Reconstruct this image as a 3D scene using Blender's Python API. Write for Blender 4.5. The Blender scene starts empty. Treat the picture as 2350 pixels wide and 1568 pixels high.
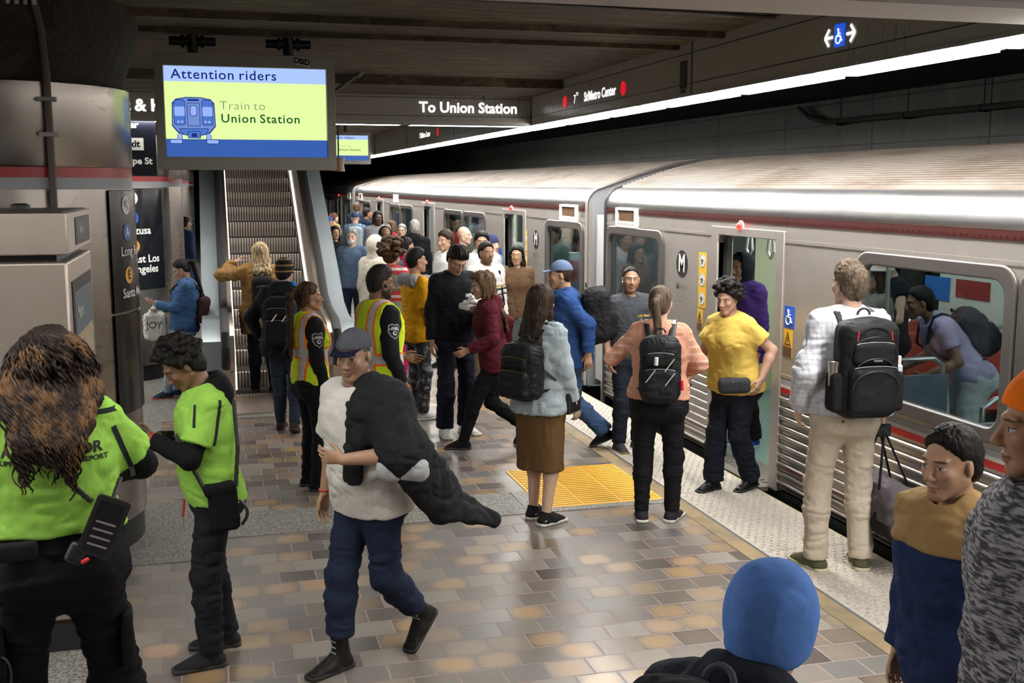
import bpy, bmesh, math, random
import numpy as np
from math import sin, cos, pi, radians, sqrt
from mathutils import Vector, Matrix, Euler
from mathutils.bvhtree import BVHTree
random.seed(7)
SC = bpy.context.scene
COL = SC.collection

# ---------------------------------------------------------------- camera
cam_d = bpy.data.cameras.new('camera')
cam_d.sensor_width = 36.0
cam_d.lens = 2520.0 / 2350.0 * 36.0
cam_d.clip_start = 0.05
cam_d.clip_end = 200
cam = bpy.data.objects.new('camera', cam_d)
COL.objects.link(cam)
cam.location = (0, 0, 2.33)
cam.rotation_euler = (radians(90 - 8.1), 0, radians(-15.2))
SC.camera = cam

# ---------------------------------------------------------------- world, exposure, render look
w = bpy.data.worlds.new('world')
SC.world = w
w.use_nodes = True
w.node_tree.nodes['Background'].inputs[0].default_value = (0.9, 0.95, 1.0, 1)
w.node_tree.nodes['Background'].inputs[1].default_value = 0.01
SC.view_settings.view_transform = 'Standard'
SC.view_settings.look = 'None'
SC.view_settings.gamma = 1
SC.view_settings.exposure = 0.12
SC.cycles.max_bounces = 6
SC.cycles.diffuse_bounces = 3
SC.cycles.glossy_bounces = 3
SC.cycles.transmission_bounces = 4
SC.cycles.transparent_max_bounces = 8
SC.cycles.caustics_reflective = False
SC.cycles.caustics_refractive = False
SC.cycles.sample_clamp_indirect = 4.0
TUBE_POWER = 44.0          # radiance of the fluorescent panels over both platform edges


# ---------------------------------------------------------------- node helper
class X:
    """A socket with arithmetic."""
    def __init__(s, nt, sock): s.nt, s.s = nt, sock
    def _m(s, op, *a):
        n = s.nt.nodes.new('ShaderNodeMath'); n.operation = op
        for i, v in enumerate((s,) + a):
            if isinstance(v, X): s.nt.links.new(v.s, n.inputs[i])
            else: n.inputs[i].default_value = v
        return X(s.nt, n.outputs[0])
    def __add__(s, o): return s._m('ADD', o)
    def __sub__(s, o): return s._m('SUBTRACT', o)
    def __mul__(s, o): return s._m('MULTIPLY', o)
    def __truediv__(s, o): return s._m('DIVIDE', o)
    def fract(s): return s._m('FRACT')
    def floor(s): return s._m('FLOOR')
    def mod(s, o): return s._m('FLOORED_MODULO', o)
    def abs(s): return s._m('ABSOLUTE')
    def lt(s, o): return s._m('LESS_THAN', o)
    def gt(s, o): return s._m('GREATER_THAN', o)
    def mx(s, o): return s._m('MAXIMUM', o)
    def mn(s, o): return s._m('MINIMUM', o)
    def pw(s, o): return s._m('POWER', o)
    def sin(s): return s._m('SINE')
    def step(s, a, b):
        n = s.nt.nodes.new('ShaderNodeMapRange'); n.interpolation_type = 'SMOOTHSTEP'
        s.nt.links.new(s.s, n.inputs[0]); n.inputs[1].default_value = a; n.inputs[2].default_value = b
        n.inputs[3].default_value = 0; n.inputs[4].default_value = 1
        return X(s.nt, n.outputs[0])


class Mat:
    def __init__(s, name, color=(.5, .5, .5), rough=.5, metal=0., spec=.5, emit=None, estr=1.0):
        s.m = bpy.data.materials.new(name); s.m.use_nodes = True
        s.nt = s.m.node_tree; s.b = s.nt.nodes['Principled BSDF']
        s.set('Base Color', color); s.set('Roughness', rough); s.set('Metallic', metal); s.set('Specular IOR Level', spec)
        if emit: s.set('Emission Color', emit); s.set('Emission Strength', estr)
        s.m.diffuse_color = (*color[:3], 1)
    def set(s, k, v):
        i = s.b.inputs[k]
        if isinstance(v, X): s.nt.links.new(v.s, i)
        elif isinstance(v, tuple): i.default_value = (*v[:3], 1)
        else: i.default_value = v
        return s
    def pos(s, kind='Object'):
        n = s.nt.nodes.new('ShaderNodeTexCoord'); return X(s.nt, n.outputs[kind])
    def attr(s, name):
        n = s.nt.nodes.new('ShaderNodeAttribute'); n.attribute_name = name; return n
    def xyz(s, p):
        n = s.nt.nodes.new('ShaderNodeSeparateXYZ'); s.nt.links.new(p.s, n.inputs[0])
        return [X(s.nt, n.outputs[i]) for i in range(3)]
    def vec(s, x, y=0., z=0.):
        n = s.nt.nodes.new('ShaderNodeCombineXYZ')
        for i, v in enumerate((x, y, z)):
            if isinstance(v, X): s.nt.links.new(v.s, n.inputs[i])
            else: n.inputs[i].default_value = v
        return X(s.nt, n.outputs[0])
    def scale(s, p, v):
        n = s.nt.nodes.new('ShaderNodeVectorMath'); n.operation = 'MULTIPLY'
        s.nt.links.new(p.s, n.inputs[0]); n.inputs[1].default_value = v; return X(s.nt, n.outputs[0])
    def noise(s, p, scale=5., detail=2., rough=.5, dist=0.):
        n = s.nt.nodes.new('ShaderNodeTexNoise'); s.nt.links.new(p.s, n.inputs['Vector'])
        n.inputs['Scale'].default_value = scale; n.inputs['Detail'].default_value = detail
        n.inputs['Roughness'].default_value = rough; n.inputs['Distortion'].default_value = dist
        return X(s.nt, n.outputs[0])
    def white(s, p):
        n = s.nt.nodes.new('ShaderNodeTexWhiteNoise'); n.noise_dimensions = '3D'
        s.nt.links.new(p.s, n.inputs[0]); return X(s.nt, n.outputs[0])
    def mix(s, f, a, b):
        n = s.nt.nodes.new('ShaderNodeMix'); n.data_type = 'RGBA'
        for i, v in ((0, f), (6, a), (7, b)):
            if isinstance(v, X): s.nt.links.new(v.s, n.inputs[i])
            elif isinstance(v, tuple): n.inputs[i].default_value = (*v[:3], 1)
            else: n.inputs[i].default_value = v
        return X(s.nt, n.outputs[2])
    def ramp(s, f, stops):
        n = s.nt.nodes.new('ShaderNodeValToRGB'); s.nt.links.new(f.s, n.inputs[0])
        e = n.color_ramp.elements
        while len(e) < len(stops): e.new(.5)
        for k, (p, c) in enumerate(stops): e[k].position = p; e[k].color = (*c, 1)
        return X(s.nt, n.outputs[0])
    def bump(s, h, strength=.3, dist=.01):
        n = s.nt.nodes.new('ShaderNodeBump'); s.nt.links.new(h.s, n.inputs['Height'])
        n.inputs['Strength'].default_value = strength; n.inputs['Distance'].default_value = dist
        s.nt.links.new(n.outputs[0], s.b.inputs['Normal']); return s


_cache = {}
def flat(name, color, rough=.5, metal=0., spec=.5, emit=None, estr=1.):
    k = (name, color, rough, metal)
    if k not in _cache: _cache[k] = Mat(name, color, rough, metal, spec, emit, estr).m
    return _cache[k]


# ---------------------------------------------------------------- mesh helper
class MB:
    def __init__(s): s.v = []; s.f = []; s.mi = []; s.cur = 0
    def add(s, vs, fs, M=None):
        o = len(s.v)
        s.v += [tuple(M @ Vector(p)) for p in vs] if M else [tuple(p) for p in vs]
        s.f += [tuple(i + o for i in f) for f in fs]; s.mi += [s.cur] * len(fs); return s
    def box(s, a, b, M=None):
        (x0, y0, z0), (x1, y1, z1) = a, b
        return s.add([(x0, y0, z0), (x1, y0, z0), (x1, y1, z0), (x0, y1, z0), (x0, y0, z1), (x1, y0, z1), (x1, y1, z1), (x0, y1, z1)],
                     [(0, 3, 2, 1), (4, 5, 6, 7), (0, 1, 5, 4), (1, 2, 6, 5), (2, 3, 7, 6), (3, 0, 4, 7)], M)
    def lathe(s, prof, n=24, M=None, a0=0., a1=2 * pi, cap=True):
        """prof: (r, z) list, about z."""
        full = abs(a1 - a0 - 2 * pi) < 1e-6; k = n if full else n + 1; vs = []; fs = []
        for r, z in prof:
            for i in range(k):
                t = a0 + (a1 - a0) * i / n; vs.append((r * cos(t), r * sin(t), z))
        for j in range(len(prof) - 1):
            for i in range(n):
                a, b = j * k + i, j * k + (i + 1) % k
                fs.append((a, b, b + k, a + k))
        if cap and full:
            fs.append(tuple(range(n - 1, -1, -1))); fs.append(tuple(range((len(prof) - 1) * k, (len(prof) - 1) * k + n)))
        return s.add(vs, fs, M)
    def cyl(s, p0, p1, r, n=12, r1=None):
        return s.tube([p0, p1], r, n, radii=[r, r if r1 is None else r1])
    def tube(s, pts, r, n=8, radii=None, closed=False, flatz=1.0):
        pts = [Vector(p) for p in pts]; m = len(pts); vs = []; fs = []; up = None
        for i, p in enumerate(pts):
            a = pts[i - 1] if (i or closed) else p; b = pts[(i + 1) % m] if (i < m - 1 or closed) else p
            d = (b - a).normalized()
            if up is None: up = Vector((0, 0, 1)) if abs(d.z) < .9 else Vector((1, 0, 0))
            u = d.cross(up).normalized(); up = u.cross(d).normalized()
            rr = radii[i] if radii else r
            for k in range(n):
                t = 2 * pi * k / n; vs.append(p + u * (cos(t) * rr) + up * (sin(t) * rr * flatz))
        for i in range(m if closed else m - 1):
            for k in range(n):
                a, b = i * n + k, i * n + (k + 1) % n; c = (i + 1) % m * n
                fs.append((a, b, c + (k + 1) % n, c + k))
        if not closed: fs.append(tuple(range(n - 1, -1, -1))); fs.append(tuple(range((m - 1) * n, m * n)))
        return s.add(vs, fs)
    def prism(s, poly, d0, d1, M=None, axis='z'):
        """poly 2-D extruded; axis z: (x,y); axis x: (y,z) at x; axis y: (x,z) at y."""
        def P(q, d): return (q[0], q[1], d) if axis == 'z' else (d, q[0], q[1]) if axis == 'x' else (q[0], d, q[1])
        n = len(poly); vs = [P(q, d0) for q in poly] + [P(q, d1) for q in poly]
        fs = [tuple(range(n - 1, -1, -1)), tuple(range(n, 2 * n))] + [(i, (i + 1) % n, n + (i + 1) % n, n + i) for i in range(n)]
        return s.add(vs, fs, M)
    def ring(s, out, inn, d0, d1, axis='x'):
        """frame between two same-length outlines"""
        def P(q, d): return (q[0], q[1], d) if axis == 'z' else (d, q[0], q[1]) if axis == 'x' else (q[0], d, q[1])
        n = len(out); vs = [P(q, d) for d in (d0, d1) for L in (out, inn) for q in L]; fs = []
        for i in range(n):
            j = (i + 1) % n
            fs += [(i, j, n + j, n + i), (2 * n + i, 3 * n + i, 3 * n + j, 2 * n + j), (i, 2 * n + i, 2 * n + j, j), (n + i, n + j, 3 * n + j, 3 * n + i)]
        return s.add(vs, fs)
    def strip(s, pts, y0, y1, axis='y', closed=False):
        """open profile (a,b) extruded"""
        def P(q, d): return (q[0], d, q[1]) if axis == 'y' else (d, q[0], q[1])
        n = len(pts); vs = [P(q, y0) for q in pts] + [P(q, y1) for q in pts]
        return s.add(vs, [(i, (i + 1) % n, n + (i + 1) % n, n + i) for i in range(n if closed else n - 1)])
    def build(s, name, mat, parent=None, smooth=35, bevel=0., loc=None):
        me = bpy.data.meshes.new(name); me.from_pydata(s.v, [], s.f); me.update()
        bm = bmesh.new(); bm.from_mesh(me); bmesh.ops.recalc_face_normals(bm, faces=bm.faces[:]); bm.to_mesh(me); bm.free()
        for m in (mat if isinstance(mat, (list, tuple)) else [mat]): me.materials.append(m)
        if max(s.mi, default=0) > 0: me.polygons.foreach_set('material_index', s.mi)
        if smooth:
            me.polygons.foreach_set('use_smooth', [True] * len(me.polygons)); me.set_sharp_from_angle(angle=radians(smooth))
        o = bpy.data.objects.new(name, me); COL.objects.link(o)
        if parent: o.parent = parent
        if loc: o.location = loc
        if bevel:
            b = o.modifiers.new('bevel', 'BEVEL'); b.width = bevel; b.segments = 2; b.limit_method = 'ANGLE'
        return o


def rrect(x0, x1, y0, y1, r, n=5):
    out = []
    for cx, cy, a in ((x1 - r, y0 + r, -pi / 2), (x1 - r, y1 - r, 0), (x0 + r, y1 - r, pi / 2), (x0 + r, y0 + r, pi)):
        for i in range(n + 1): t = a + pi / 2 * i / n; out.append((cx + r * cos(t), cy + r * sin(t)))
    return out

def circ(cx, cy, r, n=24, ry=None):
    return [(cx + r * cos(2 * pi * i / n), cy + (ry or r) * sin(2 * pi * i / n)) for i in range(n)]

def tag(o, label=None, cat=None, group=None, kind=None):
    if label: o['label'] = label
    if cat: o['category'] = cat
    if group: o['group'] = group
    if kind: o['kind'] = kind
    return o

def thing(name, label, cat, loc=(0, 0, 0), rz=0., group=None):
    o = bpy.data.objects.new(name, None); COL.objects.link(o); o.location = loc; o.rotation_euler = (0, 0, rz)
    o.empty_display_size = .1
    return tag(o, label, cat, group)

def struct(o): o['kind'] = 'structure'; return o

def copy_tree(o, parent=None):
    c = o.copy(); COL.objects.link(c)
    if parent: c.parent = parent
    for ch in list(o.children): copy_tree(ch, c)
    return c

def text_mesh(s, size=.1, bold=0., sx=1., align='CENTER', spacing=1.):
    cu = bpy.data.curves.new('lettering', 'FONT'); cu.body = s; cu.size = size; cu.offset = bold
    cu.align_x = align; cu.align_y = 'CENTER'; cu.resolution_u = 3; cu.space_character = spacing
    o = bpy.data.objects.new('lettering', cu); COL.objects.link(o)
    me = bpy.data.meshes.new_from_object(o.evaluated_get(bpy.context.evaluated_depsgraph_get()))
    bpy.data.objects.remove(o); bpy.data.curves.remove(cu)
    if sx != 1:
        for v in me.vertices: v.co.x *= sx
    return me

def write_words(s, size, mat, parent, loc, bold, sx, spacing):
    x = loc[0]
    for wd in s.split():
        o = write(wd, size, mat, parent, (x, loc[1], loc[2]), '-y', bold, sx, 'LEFT', 'lettering', spacing=spacing); x += max(v.co.x for v in o.data.vertices) + size * .36

def write(s, size, mat, parent, loc, face='-y', bold=0., sx=1., align='CENTER', name='lettering', depth=.002, rot=None, spacing=1.):
    """Lettering standing on a surface that faces -y (towards the camera), -x or +x."""
    me = text_mesh(s, size, bold, sx, align, spacing); me.name = name; me.materials.clear(); me.materials.append(mat)
    o = bpy.data.objects.new(name, me); COL.objects.link(o)
    if parent: o.parent = parent
    o.location = loc
    o.rotation_euler = rot or {'-y': (pi / 2, 0, 0), '-x': (pi / 2, 0, -pi / 2), '+x': (pi / 2, 0, pi / 2), '+z': (0, 0, 0)}[face]
    return o

# ---------------------------------------------------------------- shared materials
def steel(name, color, rough=.32, streak=(1, 1, 40), amt=.12, metal=1., dirt=.25, bump=.25):
    m = Mat(name, color, rough, metal); p = m.pos()
    n = m.noise(m.scale(p, streak), 6, 3); n2 = m.noise(p, 1.3, 4, .6)
    m.set('Roughness', n * amt + (rough - amt / 2) + n2 * .1)
    m.set('Base Color', m.mix(n2.step(.4, .75) * dirt, color, tuple(c * .55 for c in color)))
    m.bump(m.noise(p, 2.2, 2), bump, .02)
    return m.m

M_STEEL = steel('stainless_steel', (.44, .412, .38), .40, (1, .25, 14), .10, metal=.65, dirt=.22)
M_CORR = steel('ribbed_stainless', (.60, .57, .53), .30, (1, .3, 6), .1, dirt=.3, bump=.03)
M_COVE = steel('cove_stainless', (.50, .50, .51), .30, (1, .2, 6), .08, dirt=.15)
M_COLSTEEL = steel('column_steel', (.42, .38, .35), .24, (1, 1, 3), .1, dirt=.35)
M_KIOSK = steel('brushed_kiosk_steel', (.50, .43, .385), .42, (14, 14, .6), .12, dirt=.3)
M_BLACK = flat('black_plastic', (.012, .012, .013), .45)
M_RUBBER = flat('black_rubber', (.02, .02, .02), .6)
M_RED = Mat('red_enamel_band', (.32, .012, .02), .35).m
M_WHITE = flat('white_paint', (.58, .575, .56), .4)
M_GREY = flat('grey_paint', (.30, .31, .33), .45)
M_LGREY = flat('light_grey_paint', (.55, .56, .56), .45)
M_YELLOW = flat('yellow_sticker', (.80, .46, .03), .4)
M_BLUE = flat('blue_sign', (.012, .09, .62), .4)
M_SIGNW = Mat('lit_white_lettering', (.9, .9, .9), .5, emit=(1, 1, 1), estr=1.0).m
M_FASCIA = Mat('dark_fascia_enamel', (.040, .038, .034), .22)
def _():
    m = M_FASCIA; p = m.pos(); x, y, z = m.xyz(p)
    d = m.noise(m.scale(p, (3, 3, .35)), 16, 3, .6).step(.60, .72) * m.noise(p, .7, 2).step(.42, .6)
    m.set('Base Color', m.mix(d, (.38, .365, .325), (.06, .056, .05))); m.set('Roughness', m.noise(p, 3, 2) * .16 + .16)
_(); M_FASCIA = M_FASCIA.m
M_TUBE = Mat('fluorescent_diffuser', (.9, .9, .9), .5, emit=(1.0, .965, .91), estr=TUBE_POWER).m
M_TUBE2 = Mat('cross_beam_diffuser', (.9, .9, .9), .5, emit=(1.0, .965, .91), estr=TUBE_POWER * .7).m

def glass(name, tint=(.58, .63, .65), refl=.5):
    m = bpy.data.materials.new(name); m.use_nodes = True; nt = m.node_tree; nt.nodes.clear()
    out = nt.nodes.new('ShaderNodeOutputMaterial'); mx = nt.nodes.new('ShaderNodeMixShader'); tr = nt.nodes.new('ShaderNodeBsdfTransparent')
    gl = nt.nodes.new('ShaderNodeBsdfGlossy'); lw = nt.nodes.new('ShaderNodeLayerWeight'); lw.inputs[0].default_value = .5; fr = nt.nodes.new('ShaderNodeMath'); fr.operation = 'POWER'; fr.inputs[1].default_value = 4.0; nt.links.new(lw.outputs['Facing'], fr.inputs[0])
    tr.inputs[0].default_value = (*tint, 1); gl.inputs['Roughness'].default_value = .03
    nt.links.new(fr.outputs[0], mx.inputs[0]); nt.links.new(tr.outputs[0], mx.inputs[1]); nt.links.new(gl.outputs[0], mx.inputs[2])
    nt.links.new(mx.outputs[0], out.inputs[0]); return m
M_GLASS = glass('train_window_glass')
# ================================================================ THE STATION
# ---------------------------------------------------------------- floor
def floor_mat():
    m = Mat('flashed_brown_quarry_tile', rough=.3); p = m.pos(); x, y, z = m.xyz(p)
    W_, H_ = .2145, .182
    v = y / H_; row = v.floor(); fy = v.fract()
    u = x / W_ + (row.mod(2.0)) * .5 + m.white(m.vec(row, 3.3)) * .06; idx = u.floor(); fx = u.fract()
    r1 = m.white(m.vec(idx, row, 1.0)); r2 = m.white(m.vec(idx, row, 5.0)); r3 = m.white(m.vec(idx, row, 9.0))
    ex = (fx - .5).abs() * 2.0; ey = (fy - .5).abs() * 2.0
    n = m.noise(p, 9, 3); nf = m.noise(p, 60, 2)
    cen = (ex.pw(3.2) + ey.pw(3.2) + (n - .5) * .9).step(1.15, .0)
    base = m.ramp(r1, [(0, (.07, .057, .052)), (.25, (.115, .096, .084)), (.5, (.15, .125, .106)), (.72, (.13, .122, .124)), (.88, (.20, .175, .15)), (1, (.26, .235, .205))])
    hot = m.ramp(r3, [(0, (.33, .215, .11)), (.45, (.40, .25, .11)), (.75, (.36, .26, .16)), (1, (.45, .265, .15))])
    amt = r2.step(.50, 1.0) * cen * .95
    col = m.mix(amt, base, hot)
    col = m.mix(nf * .25, col, (.05, .042, .036))
    gx = fx.mn(fx * -1.0 + 1.0) * W_; gy = fy.mn(fy * -1.0 + 1.0) * H_
    g = gx.mn(gy).step(.0035, .0055)
    col = m.mix(g, (.27, .19, .165), col)
    m.set('Base Color', col); m.set('Roughness', g * -.28 + .6 + (r1 - .5) * .12 + n * .06); m.set('Specular IOR Level', .6)
    m.bump(g + n * .15, .35, .004); return m.m

def granite_mat(name, a=(.33, .315, .285), b=(.08, .075, .07), sc=70):
    m = Mat(name, rough=.55); p = m.pos()
    n = m.noise(p, sc, 3, .7); n2 = m.noise(p, sc * 2.4, 2, .6); n3 = m.noise(p, .9, 3)
    c = m.mix(n.step(.42, .6), b, a); c = m.mix(n2.step(.62, .7), c, (.55, .53, .49)); c = m.mix(n3.step(.35, .75) * .35, c, (.14, .13, .115))
    m.set('Base Color', c); m.bump(n, .2, .003); return m.m

M_GRANITE = granite_mat('speckled_granite')
M_EDGE = granite_mat('pale_granite_edge', (.62, .575, .50), (.40, .37, .32), 60)
def _():
    m = Mat('worn_ochre_edge_paver', rough=.6); p = m.pos()
    m.set('Base Color', m.mix(m.noise(p, 3, 4, .65).step(.35, .7), (.30, .215, .105), (.17, .13, .075))); return m.m
M_OCHRE = _()
M_DARKJOINT = flat('dark_joint', (.09, .09, .10), .7)
M_PAD = Mat('yellow_guide_tile', (.72, .42, .055), .55)
M_PAD.bump(M_PAD.noise(M_PAD.pos(), 120, 2), .2, .002); M_PAD = M_PAD.m

struct(MB().box((-6.6, -12, -.3), (3.19, 60, 0)).build('floor', floor_mat()))
struct(MB().box((-6.6, 11.2, -.05), (1.75, 60, .004)).box((-6.6, 8.3, -.05), (-.55, 11.2, .004)).build('floor_granite', M_GRANITE))
b = MB().box((-6.6, 6.9, -.05), (-.18, 8.3, .004)).box((-6.6, -12, -.05), (-.62, 6.9, .004))
x = -.18
for k in range(3): b.box((x + .004, 7.31, -.05), (min(x + 1.15, 2.25) - .004, 7.88, .004)); x += 1.15
b.box((2.25, 7.31, -.05), (3.185, 7.40, .004))
struct(b.build('floor_granite_strip', M_GRANITE))
struct(MB().box((3.19, -12, -.3), (3.31, 60, .003)).build('trim_ochre', M_OCHRE))
struct(MB().box((3.31, -12, -.3), (3.33, 60, .002)).build('trim_joint', M_DARKJOINT))
b = MB(); y = -5.0
while y < 58:
    b.box((3.33, y + .003, -.3), (3.995, y + 1.387, .004)); y += 1.39
y = 1.0; j = 0
while y < 24:
    for i in range(11):
        xx = 3.37 + i * .058 + (.029 if j % 2 else 0)
        if xx < 3.98: b.lathe([(.0125, .003), (.008, .0085)], 6, Matrix.Translation((xx, y, 0)))
    y += .05; j += 1
struct(b.build('floor_tactile_edge', M_EDGE, smooth=0))
struct(MB().box((3.985, -12, -1.25), (4.0, 60, .005)).build('trim_platform_edge', Mat('yellowed_edge_lip', (.42, .36, .20), .6).m))
# raised guide bars of the yellow pad
b = MB().box((2.25, 7.40, -.05), (3.185, 8.48, .006))
for i in range(21):
    y = 7.44 + i * .05
    for s in range(3): b.box((2.27 + s * .305, y, .006), (2.27 + s * .305 + .285, y + .022, .012))
struct(b.build('floor_yellow_guide', M_PAD, smooth=0))

# ---------------------------------------------------------------- track bed, wall, ceiling
struct(MB().box((4.0, -12, -1.3), (7.9, 60, -1.2)).build('floor_track_bed', flat('track_concrete', (.03, .028, .026), .9)))
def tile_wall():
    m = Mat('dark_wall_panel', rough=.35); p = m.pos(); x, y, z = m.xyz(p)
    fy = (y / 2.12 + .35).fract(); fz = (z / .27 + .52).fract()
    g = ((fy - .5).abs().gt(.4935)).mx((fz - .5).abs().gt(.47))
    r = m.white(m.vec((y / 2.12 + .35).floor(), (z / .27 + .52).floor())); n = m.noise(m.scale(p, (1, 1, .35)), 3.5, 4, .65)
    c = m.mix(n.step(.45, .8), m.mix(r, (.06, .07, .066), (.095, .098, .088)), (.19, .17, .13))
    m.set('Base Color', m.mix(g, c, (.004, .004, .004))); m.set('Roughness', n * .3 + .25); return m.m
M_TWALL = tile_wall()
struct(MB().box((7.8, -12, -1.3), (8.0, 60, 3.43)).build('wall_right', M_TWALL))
def ceil_mat(name, a, bb):
    m = Mat(name, rough=.85); p = m.pos(); n = m.noise(m.scale(p, (.5, 2.6, 1)), 4.5, 6, .72, .6); n2 = m.noise(p, .55, 3)
    n3 = m.noise(m.scale(p, (.6, 5, 1)), 18, 3, .6)
    c = m.mix(n.step(.42, .68), bb, a); c = m.mix(n2.step(.4, .65) * .6, c, tuple(q * .45 for q in bb)); c = m.mix(n3.step(.5, .72) * .35, c, tuple(q * 1.5 for q in a))
    m.set('Base Color', c); m.bump(n + n3, .6, .02); return m.m
M_CEIL = ceil_mat('stained_brown_concrete', (.17, .125, .078), (.055, .042, .03))
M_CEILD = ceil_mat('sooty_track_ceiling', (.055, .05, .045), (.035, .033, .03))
struct(MB().box((-6.6, -12, 3.42), (3.6, 15.2, 3.6)).box((-6.6, 15.2, 3.42), (-.5, 21, 3.6)).box((1.9, 15.2, 3.42), (3.6, 21, 3.6)).box((-6.6, 21, 3.42), (3.6, 60, 3.6)).build('ceiling', M_CEIL))
struct(MB().box((3.6, -12, 3.43), (8.0, 60, 3.6)).build('ceiling_track', M_CEILD))
struct(MB().box((-6.6, 59.9, 0), (3.6, 60.2, 3.42)).build('wall_far', M_CEILD))
struct(MB().box((3.6, 59.95, -1.3), (7.8, 60.2, 3.43)).build('wall_tunnel_end', flat('tunnel_dark', (.004, .004, .004), 1.0)))
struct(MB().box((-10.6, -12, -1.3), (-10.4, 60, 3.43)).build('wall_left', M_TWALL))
struct(MB().box((-10.4, -12, -1.3), (-6.6, 60, -1.2)).build('floor_left_track_bed', flat('track_concrete', (.03, .028, .026), .9)))
struct(MB().box((-10.4, -12, 3.43), (-6.6, 60, 3.6)).build('ceiling_left_track', M_CEILD))
struct(MB().box((-10.4, -12.2, -1.3), (8.0, -12, 3.6)).build('wall_behind', flat('rear_wall', (.14, .13, .12), .6)))
# shallow ribs and a ledge across the ceiling
b = MB()
b.box((-6.6, 7.42, 3.375), (3.6, 7.47, 3.42)); b.box((-6.6, 8.22, 3.385), (3.6, 8.30, 3.42)); b.box((-6.6, 11.2, 3.33), (3.6, 12.38, 3.42))
struct(b.build('trim_ceiling_ribs', M_CEIL))

# ---------------------------------------------------------------- long fascia beam and cross beams
M_TRIM = Mat('pale_beam_trim', (.42, .39, .37), .4).m
def fascia(xa, xb, name, sgn):
    b = MB().box((min(xa, xb), -12, 3.03), (max(xa, xb), 59.9, 3.43))
    f = xa - .0025 * sgn
    o = struct(b.build(name, M_FASCIA))
    g = MB()
    for z in (3.105, 3.335): g.box((min(f, xa), -12, z), (max(f, xa), 59.9, z + .006))
    for y in (3.8, 7.98, 12.4, 16.6, 20.8, 25, 29.2): g.box((min(f, xa), y - .01, 3.03), (max(f, xa), y + .01, 3.43))
    g.build('beam_joint', M_BLACK, o)
    return o
fb = fascia(3.6, 3.93, 'beam_right', 1)
fascia(-6.2, -6.53, 'beam_left', -1)
for y, x0 in ((12.4, -6.2), (3.8, -6.2), (25.0, -6.2)):
    o = struct(MB().box((x0, y, 3.045), (3.598, y + .35, 3.42)).build('beam_cross', M_FASCIA))
    MB().box((x0, y - .004, 3.02), (3.598, y + .354, 3.045)).build('beam_trim', M_TRIM, o)
    MB().box((x0, y - .003, 3.10), (3.598, y, 3.106)).box((x0, y - .003, 3.30), (3.598, y, 3.306)).build('beam_joint', M_BLACK, o)
# fluorescent panels: one lamp every 1.43 m under both fascia beams
def lamp(x, y, label):
    t = thing('strip_light', label, 'light', (x, y, 3.03), 0, 'fluorescent panels under the beam' if x > 0 else 'fluorescent panels of the far platform edge')
    MB().box((.01, -.645, -.03), (.30, .645, .0)).build('diffuser', M_TUBE, t)
    f = MB().ring([(-.004, -.712), (.316, -.712), (.316, .712), (-.004, .712)], [(.01, -.645), (.30, -.645), (.30, .645), (.01, .645)], -.018, 0, 'z')
    f.build('lamp_frame', M_GREY, t)
    return t
for k in range(27):
    y = -4.5 + k * 1.43 + .02
    lamp(3.6, y, 'long white fluorescent panel in the row under the beam along the train platform edge')
for k in range(24): lamp(-6.46, -6 + k * 1.6, 'long white fluorescent panel over the other platform edge')

for y in (12.575, 3.975, 25.175):
    for k in range(4 if y < 5 else 6):  # nearest beam: unseen panels added to brighten the foreground
        t = thing('strip_light', 'fluorescent panel set in the underside of a cross beam', 'light', (-4.6 + 1.5 * k, y, 3.02), 0, 'fluorescent panels of the cross beams')
        MB().box((-.69, -.10, -.012), (.69, .10, 0)).build('diffuser', M_TUBE2, t)
        MB().ring([(-.72, -.125), (.72, -.125), (.72, .125), (-.72, .125)], [(-.69, -.10), (.69, -.10), (.69, .10), (-.69, .10)], -.016, 0, 'z').build('lamp_frame', M_GREY, t)
# lettering on the beams
sg = thing('station_sign', 'lit white 7TH St/Metro Center lettering between red dots on the dark beam', 'sign', (3.597, 10.3, 3.19))
M_RDOT = Mat('lit_red_dot', (.6, .01, .015), .4, emit=(1, .01, .02), estr=.55).m
def on_fascia(me_fn, yy, zz): return me_fn
write('St/Metro Center', .125, M_SIGNW, sg, (0, -.22, 0), '-x', .0035, 1.05)
write('7', .125, M_SIGNW, sg, (0, .52, 0), '-x', .001, 1.05)
write('TH', .05, M_SIGNW, sg, (0, .44, .05), '-x', .001, 1.05)
for yy in (.83, -.86):
    MB().prism(circ(yy, .0, .062), -.004, 0, axis='x').build('red_dot', M_RDOT, sg)
sg2 = thing('station_sign', 'small distant lit station name lettering on the fascia beyond the cross beam', 'sign', (3.597, 19.0, 3.19))
write('7 St/Metro Center', .125, M_SIGNW, sg2, (0, 0, 0), '-x', .0035, 1.05)
MB().prism(circ(-1.15, .0, .062), -.004, 0, axis='x').build('red_dot', M_RDOT, sg2)
sg = thing('direction_sign', 'lit white To Union Station lettering on the dark cross beam', 'sign', (2.86, 12.397, 3.195))
write('To Union Station', .163, M_SIGNW, sg, (0, -.002, 0), '-y', .0045, 1.0)
sg = thing('direction_sign', 'lit white letters t and ampersand on the cross beam left of the big screen', 'sign', (-.79, 12.397, 3.16))
write('St & H', .175, M_SIGNW, sg, (.10, -.002, 0), '-y', .006, 1.0)

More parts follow.
